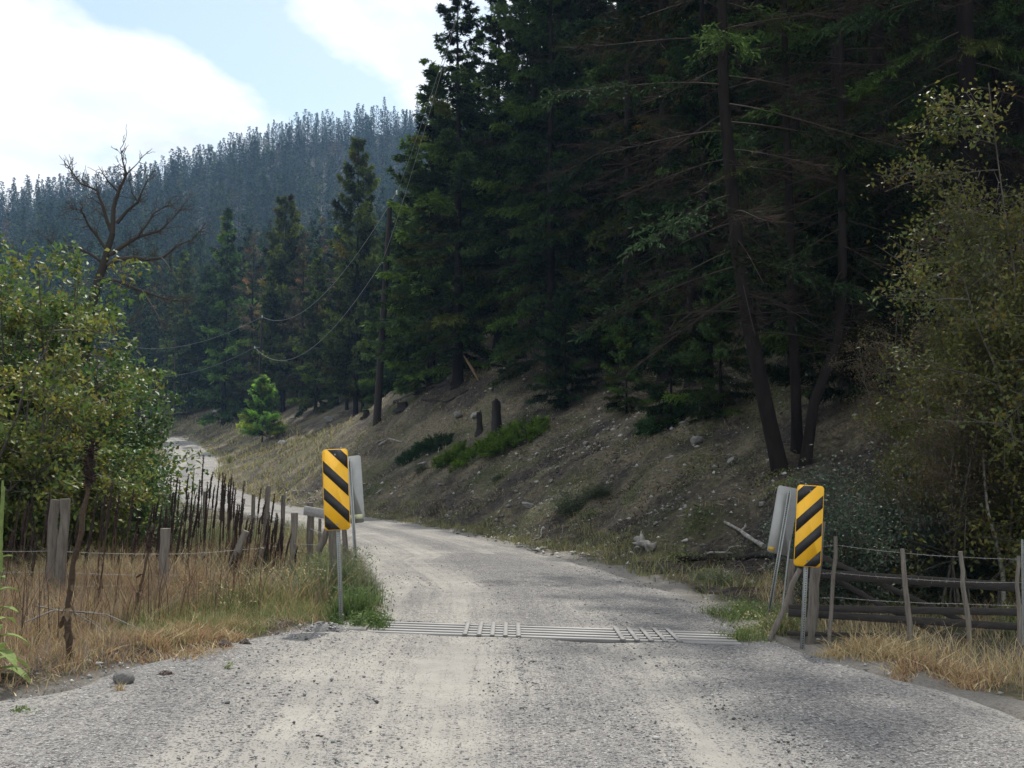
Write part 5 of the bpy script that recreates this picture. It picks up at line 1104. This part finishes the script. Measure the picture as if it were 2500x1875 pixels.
def marker(base, Hh, w_, h_, tilt, yaw, front, bands, slope, label):
    rt = empty('marker_sign', base, label=label, cat='road sign', group='striped marker signs at the cattle guard'); rt.rotation_euler = (0, tilt, yaw)
    zc = Hh - h_ / 2; pw = .042
    pyy = .028 if front else -.028       # post stands behind the plate as seen from its own face
    # hat-section post: web, two flanges and lips
    g = MB(); g.box((0, pyy, Hh / 2 - .2), (pw * .55, .004, Hh + .35 - .06)); sgn = 1 if front else -1
    for s in (-1, 1):
        g.box((s * pw * .29, pyy + sgn * .012 * (1), Hh / 2 - .2), (.004, .026, Hh + .29)); g.box((s * pw * .42, pyy + sgn * .025, Hh / 2 - .2), (pw * .28, .004, Hh + .29))
    g.build('post', M_galv, rt)
    hh_ = MB(); zz2 = np.arange(-.05, Hh - .04, .0254 * 1.0)
    for z_ in zz2:
        a = np.arange(6) / 6 * 2 * PI; hh_.add(np.c_[.0062 * np.cos(a), np.full(6, pyy - .0032), z_ + .0062 * np.sin(a)], [list(range(6))])
    hh_.build('punched_holes', M_hole, rt, kind='stuff')
    plate = shift(slab(rrect(w_, h_, .038), -.002, .002), zc).build('plate', [M_yel if front else M_back], rt)
    if front:
        inn = rrect(w_ - .012, h_ - .012, .033)
        for v0, v1 in bands:             # distance below the top edge at the left edge
            c0, c1 = v0, v1; k = slope
            # depth below top: v = h/2 - z ; x from left: x + w/2 ; band: c0 <= v - k*(x+w/2) <= c1
            po = clip_poly(inn, -k, -1, c1 - h_ / 2 + k * w_ / 2); po = clip_poly(po, k, 1, -(c0 - h_ / 2 + k * w_ / 2))
            if len(po) > 2: shift(slab(po, -.0042, -.0026), zc).build('black_stripe', M_blk, rt)
    for dz in (h_ / 2 - .06, -h_ / 2 + .06):
        g = MB(); y_b = -.0085 if front else -.036; a = np.arange(8) / 8 * 2 * PI; V = np.r_[np.c_[.010 * np.cos(a), np.full(8, y_b), zc + dz + .010 * np.sin(a)], np.c_[.011 * np.cos(a), np.full(8, y_b + .006), zc + dz + .011 * np.sin(a)]]
        g.add(V, [[i, (i + 1) % 8, 8 + (i + 1) % 8, 8 + i] for i in range(8)]); g.F.append(np.array([list(range(8))])); g.M.append(np.zeros(1, int)); g.build('bolt', M_galv, rt)
    return rt, zc
def gp(px_, D): return at_px(px_, D)
b = gp(838, 12.85); marker(b, P(838, 1096, 12.85)[2] - b[2], .288, .90, -.047, .02, True, [(-.20, -.055), (.115, .25), (.415, .55), (.715, .85)], 1.0, 'yellow and black striped marker with stripes falling to the right, left of the road')
b = gp(1950, 12.4); marker(b, P(1978, 1184, 12.4)[2] - b[2], .288, .87, .068, -.03, True, [(.075, .215), (.38, .515), (.675, .81), (.97, 1.1)], -1.0, 'yellow and black striped marker with stripes rising to the right, right of the road')
b = gp(884, 15.6); rt, zc = marker(b, P(860, 1112, 15.6)[2] - b[2], .30, .91, -.085, -.35, False, None, 0, 'grey back of a marker sign half hidden behind the left striped marker')
g = shift(slab([(-.10, -.40), (.12, -.40), (.12, -.34), (-.10, -.34)], -.0032, -.0026), zc); g.build('sticker', mat('pale_sticker', (.55, .55, .35), .6), rt)
b = gp(1862, 14.8); rt, zc = marker(b, P(1926, 1185, 14.8)[2] - b[2] + .01, .295, .87, .196, .12, False, None, 0, 'grey back of a marker sign leaning right, beside the right striped marker')
g = shift(slab([(-.135, -.41), (-.05, -.41), (-.05, -.36), (-.135, -.36)], -.0032, -.0026), zc); g.build('sticker', mat('yellow_sticker', (.62, .38, .05), .6, noise=.4, nscale=40), rt)

# ------------------------------------------------------------------ cattle guard
rt = empty('cattle_guard', ((GX0 + GX1) / 2, (GY0 + GY1) / 2, road_z(.5, 12.8)), label='steel cattle guard of pale parallel rails set across the gravel road', cat='cattle guard'); o0 = np.array(rt.location)
bars = np.linspace(GY0 + .12, GY1 - .10, 5)
for yb in bars:
    g = MB(); a = np.array([GX0 - .12, yb, road_z(GX0, yb) - .012]); c = np.array([GX1 + .12, yb, road_z(GX1, yb) - .012]); m_ = (a + c) / 2; m_[2] = road_z(.5, yb) - .010
    for p, q in ((a, m_), (m_, c)): g.beam(p - o0, q - o0, .075, .06, bev=.014)
    g.build('rail', M_steel, rt)
for xs in [-.50, -.35, -.21, -.07, .07, 1.18, 1.33, 1.48, 1.63, 1.78]:
    g = MB(); a = np.array([xs, GY0 - .02, road_z(xs, GY0) + .028]); c = np.array([xs, GY1 + .02, road_z(xs, GY1) + .028]); g.beam(a - o0, c - o0, .05, .014, bev=.003); g.build('tread_strip', M_steel, rt)
for yb in (GY0 - .0, GY1 + .0):
    g = MB(); g.beam(np.array([GX0 - .2, yb, road_z(GX0, yb) - .19]) - o0, np.array([GX1 + .2, yb, road_z(GX1, yb) - .19]) - o0, .05, .28); g.build('sill', mat('concrete_sill', (.22, .21, .19), .9, noise=.3), rt)
g = MB(); g.box(np.array([(GX0 + GX1) / 2, (GY0 + GY1) / 2, road_z(.5, 12.8) - .17]) - o0, (GX1 - GX0 + .3, GY1 - GY0 - .06, .05)); g.build('pit_shade_sheet', mat('pit_shade', (.035, .032, .03), .95), rt)  # near-black sheet that paints the shade seen between the rails
for xs in (-1.2, .5, 2.2):
    g = MB(); g.beam(np.array([xs, GY0, road_z(xs, GY0) - .12]) - o0, np.array([xs, GY1, road_z(xs, GY1) - .12]) - o0, .1, .15); g.build('cross_beam', mat('rusty_beam', (.10, .08, .07), .9), rt)
g = MB(); g.box(np.array([-1.72, 12.75, road_z(-1.9, 12.75) - .04]) - o0, (.3, .5, .12), bev=.02); g.build('end_block', mat('pale_concrete', (.26, .25, .23), .9, noise=.3), rt)

# ------------------------------------------------------------------ fences
def post_mesh(rt, name, top, bot, D, wpx, m=M_wood, seed=0, D2=None, kink=0.0):
    rg = np.random.default_rng(seed + int(top[0])); a = P(*top, D); b = P(*bot, D2 or D); gz_ = H(b[0], b[1])
    d = b - a; t = (gz_ - .3 - a[2]) / d[2] if d[2] < -.05 else 1; b = a + d * max(t, 1) if t < 3 else b
    r_ = wpx / FPX * D / 2; n_ = 8; s = np.linspace(0, 1, n_)[:, None]; p = b + (a - b) * s; p[1:-1] += rg.normal(0, r_ * (.12 + kink), (n_ - 2, 3)); rr2 = r_ * rg.uniform(.9, 1.08, n_) * np.linspace(1.05, .95, n_)
    g = MB(); g.tube(p - np.array(rt.location), rr2, 10); g.build(name, m, rt, True)
def strand(rt, pts, r_=.0022, sag=.02, barbs=True):
    g = MB(); p = np.array([P(*q) for q in pts]); o0 = np.array(rt.location); out_ = []
    for a, b_ in zip(p[:-1], p[1:]):
        s = np.linspace(0, 1, 9)[:-1, None]; q = a + (b_ - a) * s; q[:, 2] -= sag * 4 * (s * (1 - s))[:, 0] * np.linalg.norm(b_ - a) * .4; out_.append(q)
    q = np.vstack(out_ + [p[-1:]]); g.tube(q - o0, r_, 4, cap=False)
    if barbs:
        for a, b_ in zip(q[:-1], q[1:]):
            for t in np.arange(0, 1, .12 / max(np.linalg.norm(b_ - a), .13)):
                c = a + (b_ - a) * t - o0; d = rr_.normal(0, .012, 3); g.tube(np.array([c - d, c + d]), .0012, 3, cap=False)
    g.build('wire', M_wire, rt)
b = gp(300, 14); rt = empty('wire_fence', b, label='old barbed wire fence on leaning grey posts in front of the mulleins', cat='fence')
post_mesh(rt, 'post', (137, 1220), (114, 1500), 13.4, 24, M_wood); post_mesh(rt, 'post', (159, 1218), (143, 1518), 13.1, 24, M_wood)
post_mesh(rt, 'post', (404, 1290), (394, 1490), 14, 24, M_wood); post_mesh(rt, 'post', (396, 1300), (386, 1500), 14.2, 9, M_char)
post_mesh(rt, 'post', (601, 1296), (530, 1470), 15.5, 19, M_wood); post_mesh(rt, 'post', (640, 1338), (617, 1410), 17, 11, M_wood); post_mesh(rt, 'post', (719, 1252), (712, 1450), 16.6, 17, M_wood)
W = [(-60, 13.5), (125, 13.4), (400, 14), (575, 15.4), (715, 16.6), (812, 15)]
for yy_ in ([1345, 1345, 1353, 1343, 1327, 1328], [1395, 1396, 1405, 1395, 1372, 1370], [1430, 1432, 1425, 1418, 1408, 1405], [1470, 1475, 1465, 1452, 1440, 1436]):
    strand(rt, [(a, yb, D) for (a, D), yb in zip(W, yy_)])
b = gp(700, 22); rt = empty('post_fence', b, label='row of grey fence posts following the road edge behind the left sign', cat='fence')
for tp, bt, D, w_ in [((619, 1207), (617, 1290), 27, 10), ((656, 1187), (648, 1290), 23, 13), ((692, 1209), (689, 1310), 22, 11), ((758, 1227), (756, 1370), 18.8, 17), ((781, 1266), (781, 1370), 18, 8), ((500, 1200), (498, 1290), 26, 8)]:
    post_mesh(rt, 'post', tp, bt, D, w_, M_wood)
g = MB(); g.beam(P(743, 1246, 18.6) - np.array(rt.location), P(800, 1256, 18.3) - np.array(rt.location), .03, .145); g.build('board', M_board, rt)
strand(rt, [(619, 1260, 27), (650, 1260, 23), (690, 1285, 22), (757, 1290, 18.8), (812, 1300, 15)])
b = gp(815, 15); rt = empty('gate_posts', b, label='heavy weathered gate posts with a leaning brace behind the left striped sign', cat='fence')
post_mesh(rt, 'post', (813, 1290), (816, 1440), 15, 22, M_wood); post_mesh(rt, 'post', (840, 1290), (848, 1445), 16.6, 13, M_wood); post_mesh(rt, 'brace', (802, 1288), (778, 1345), 15.2, 17, M_wood, D2=15.2)
# right gate and stakes
b = gp(2200, 13); o0 = b; rt = empty('wooden_gate', b, label='low wooden gate of dark horizontal boards with diagonal braces', cat='gate')
def rail(p, q, ht, nm='rail', th=.03): g = MB(); g.beam(P(*p) - o0, P(*q) - o0, th, ht, bev=.003); g.build(nm, M_wood_g, rt)
rail((1940, 1398, 13.35), (2490, 1434, 12.7), .105); rail((1925, 1484, 13.35), (2500, 1495, 12.7), .078); rail((1925, 1496, 13.3), (2495, 1531, 12.65), .08); rail((1922, 1546, 12.98), (2200, 1553, 12.9), .05)
rail((2003, 1358, 13.42), (2365, 1524, 13.08), .06, 'brace'); rail((2000, 1392, 13.46), (2160, 1482, 13.26), .06, 'brace'); rail((2160, 1482, 13.26), (2300, 1552, 13.1), .06, 'brace')
b = gp(2000, 13); rt = empty('gate_post', b, label='thick round grey gate post with an angled brace pole beside the right striped sign', cat='post')
post_mesh(rt, 'post', (2004, 1272), (1979, 1535), 13.0, 26, M_wood); post_mesh(rt, 'brace', (1953, 1390), (1876, 1570), 12.9, 13, M_wood, kink=.2); post_mesh(rt, 'rear_post', (1934, 1366), (1924, 1516), 13.8, 18, M_wood)
for a_, c_ in (((1929, 1320), (1912, 1475)), ((1925, 1345), (1908, 1500))):
    g = MB(); g.beam(P(*a_, 13.6) - b, P(*c_, 13.6) - b, .012, .012); g.build('steel_rod', M_galv, rt)
b = gp(2250, 12.5); rt = empty('stake_fence', b, label='thin crooked stakes strung with barbed wire in front of the gate', cat='fence')
post_mesh(rt, 'stake', (2040, 1310), (2028, 1530), 12.6, 10, M_wood, kink=.2)
for pp, w_, D in [([(2203, 1340), (2208, 1410), (2216, 1480), (2226, 1556)], 13, 12.3), ([(2345, 1346), (2351, 1400), (2350, 1440), (2362, 1500), (2372, 1560)], 12, 12.2), ([(2487, 1357), (2483, 1430), (2488, 1480), (2484, 1570)], 10, 12.0)]:
    g = MB(); p = np.array([P(a, c_, D) for a, c_ in pp]); p[-1][2] = H(*p[-1][:2]) - .1; s = np.linspace(0, 1, 10); k = np.linspace(0, 1, len(p)); p = np.c_[[np.interp(s, k, p[:, q]) for q in range(3)]].T; p[1:-1] += rr_.normal(0, .004, (8, 3))
    g.tube(p - b, w_ / FPX * D / 2 * np.linspace(.85, 1.15, 10), 7); g.build('stake', M_wood_g if 0 else M_wood, rt, True)
a_ = P(2497, 1317, 12.3) - b; c_ = P(2500, 1575, 12.3) - b
g = MB(); g.beam(a_, c_, .03, .004); g.beam(a_ + [0, .012, 0], c_ + [0, .012, 0], .004, .024); g.build('steel_post', M_galv, rt)
for yy_ in ([1335, 1330, 1350, 1360, 1365], [1400, 1398, 1412, 1420, 1422], [1460, 1458, 1470, 1474, 1478]):
    strand(rt, [(a, yb, D) for a, yb, D in zip([2002, 2038, 2206, 2348, 2500], yy_, [13, 12.6, 12.3, 12.2, 12.2])], .0018)

# ------------------------------------------------------------------ utility poles and cables
pb = hit(920, 1030); DP = pb[1]
rt = empty('utility_pole', pb, label='tall dark wooden utility pole leaning slightly right on the bank', cat='utility pole')
tp = P(953, 487, DP) - pb; r0 = 16 / FPX * DP / 2
g = MB(); s = np.linspace(-.04, 1, 12)[:, None]; g.tube(tp * s, np.linspace(r0 * 1.25, r0 * .72, 12), 12); g.build('pole', M_pole, rt, True)
i1 = P(969, 470, DP); i2 = P(934, 637, DP - .3)
def insul(rt, p, o0):
    g = MB(); zz2 = np.linspace(-.14, .14, 9); g.tube(np.c_[np.zeros(9), np.zeros(9), zz2], [.03, .075, .05, .08, .05, .08, .05, .07, .03], 8); g.V = [v + (p - o0) for v in g.V]; g.build('insulator', M_insul, rt, True)
insul(rt, i1, pb); insul(rt, i2, pb)
for a_, c_ in ((tp * .99 + pb, i1), (tp * .72 + pb, i2)):
    g = MB(); g.tube(np.array([a_ - pb, c_ - pb]), .025, 5); g.build('bracket', M_galv, rt)
fp = at_px(626, 138); rt = empty('utility_pole', fp, label='small distant utility pole half lost among the conifers', cat='utility pole'); ft = P(640, 778, 138) - fp
g = MB(); g.tube(np.array([[0, 0, -.3], ft * .5, ft]), [.17, .15, .12], 8); g.build('pole', M_pole, rt, True)
j1 = P(640, 773, 138); j2 = P(622, 848, 137.8); insul(rt, j1, fp); insul(rt, j2, fp)
for c_ in (j1, j2):
    g = MB(); t_ = (c_[2] - fp[2]) / ft[2]; g.tube(np.array([ft * min(t_, 1), c_ - fp]), .03, 4); g.build('bracket', M_galv, rt)
def cable(a, b_, sag, label, r_=.011):
    s = np.linspace(0, 1, 60)[:, None]; q = a + (b_ - a) * s; q[:, 2] -= sag * 4 * (s * (1 - s))[:, 0]; g = MB(); rr2 = r_ * np.clip(q[:, 1] / 62, .5, 1.6) ** .6; g.tube(q - a, rr2, 5, cap=False)
    o = g.build('power_cable', M_cable, None, label=label, cat='power cable', group='power cables'); o.location = a
cable(i1, P(1178, -160, 30), .25, 'upper power cable rising from the pole top in front of the firs')
cable(i2, P(1200, -260, 30), .5, 'lower power cable rising from the side of the pole in front of the firs')
cable(i1, j1, 3.2, 'upper power cable sagging from the tall pole to the distant pole')
cable(i2, j2, 3.6, 'lower power cable sagging from the tall pole to the distant pole')
cable(j1, P(330, 848, 185), 1.5, 'upper thin cable running on from the distant pole behind the thicket', .012)
cable(j2, P(330, 915, 185), 1.5, 'lower thin cable running on from the distant pole behind the thicket', .012)
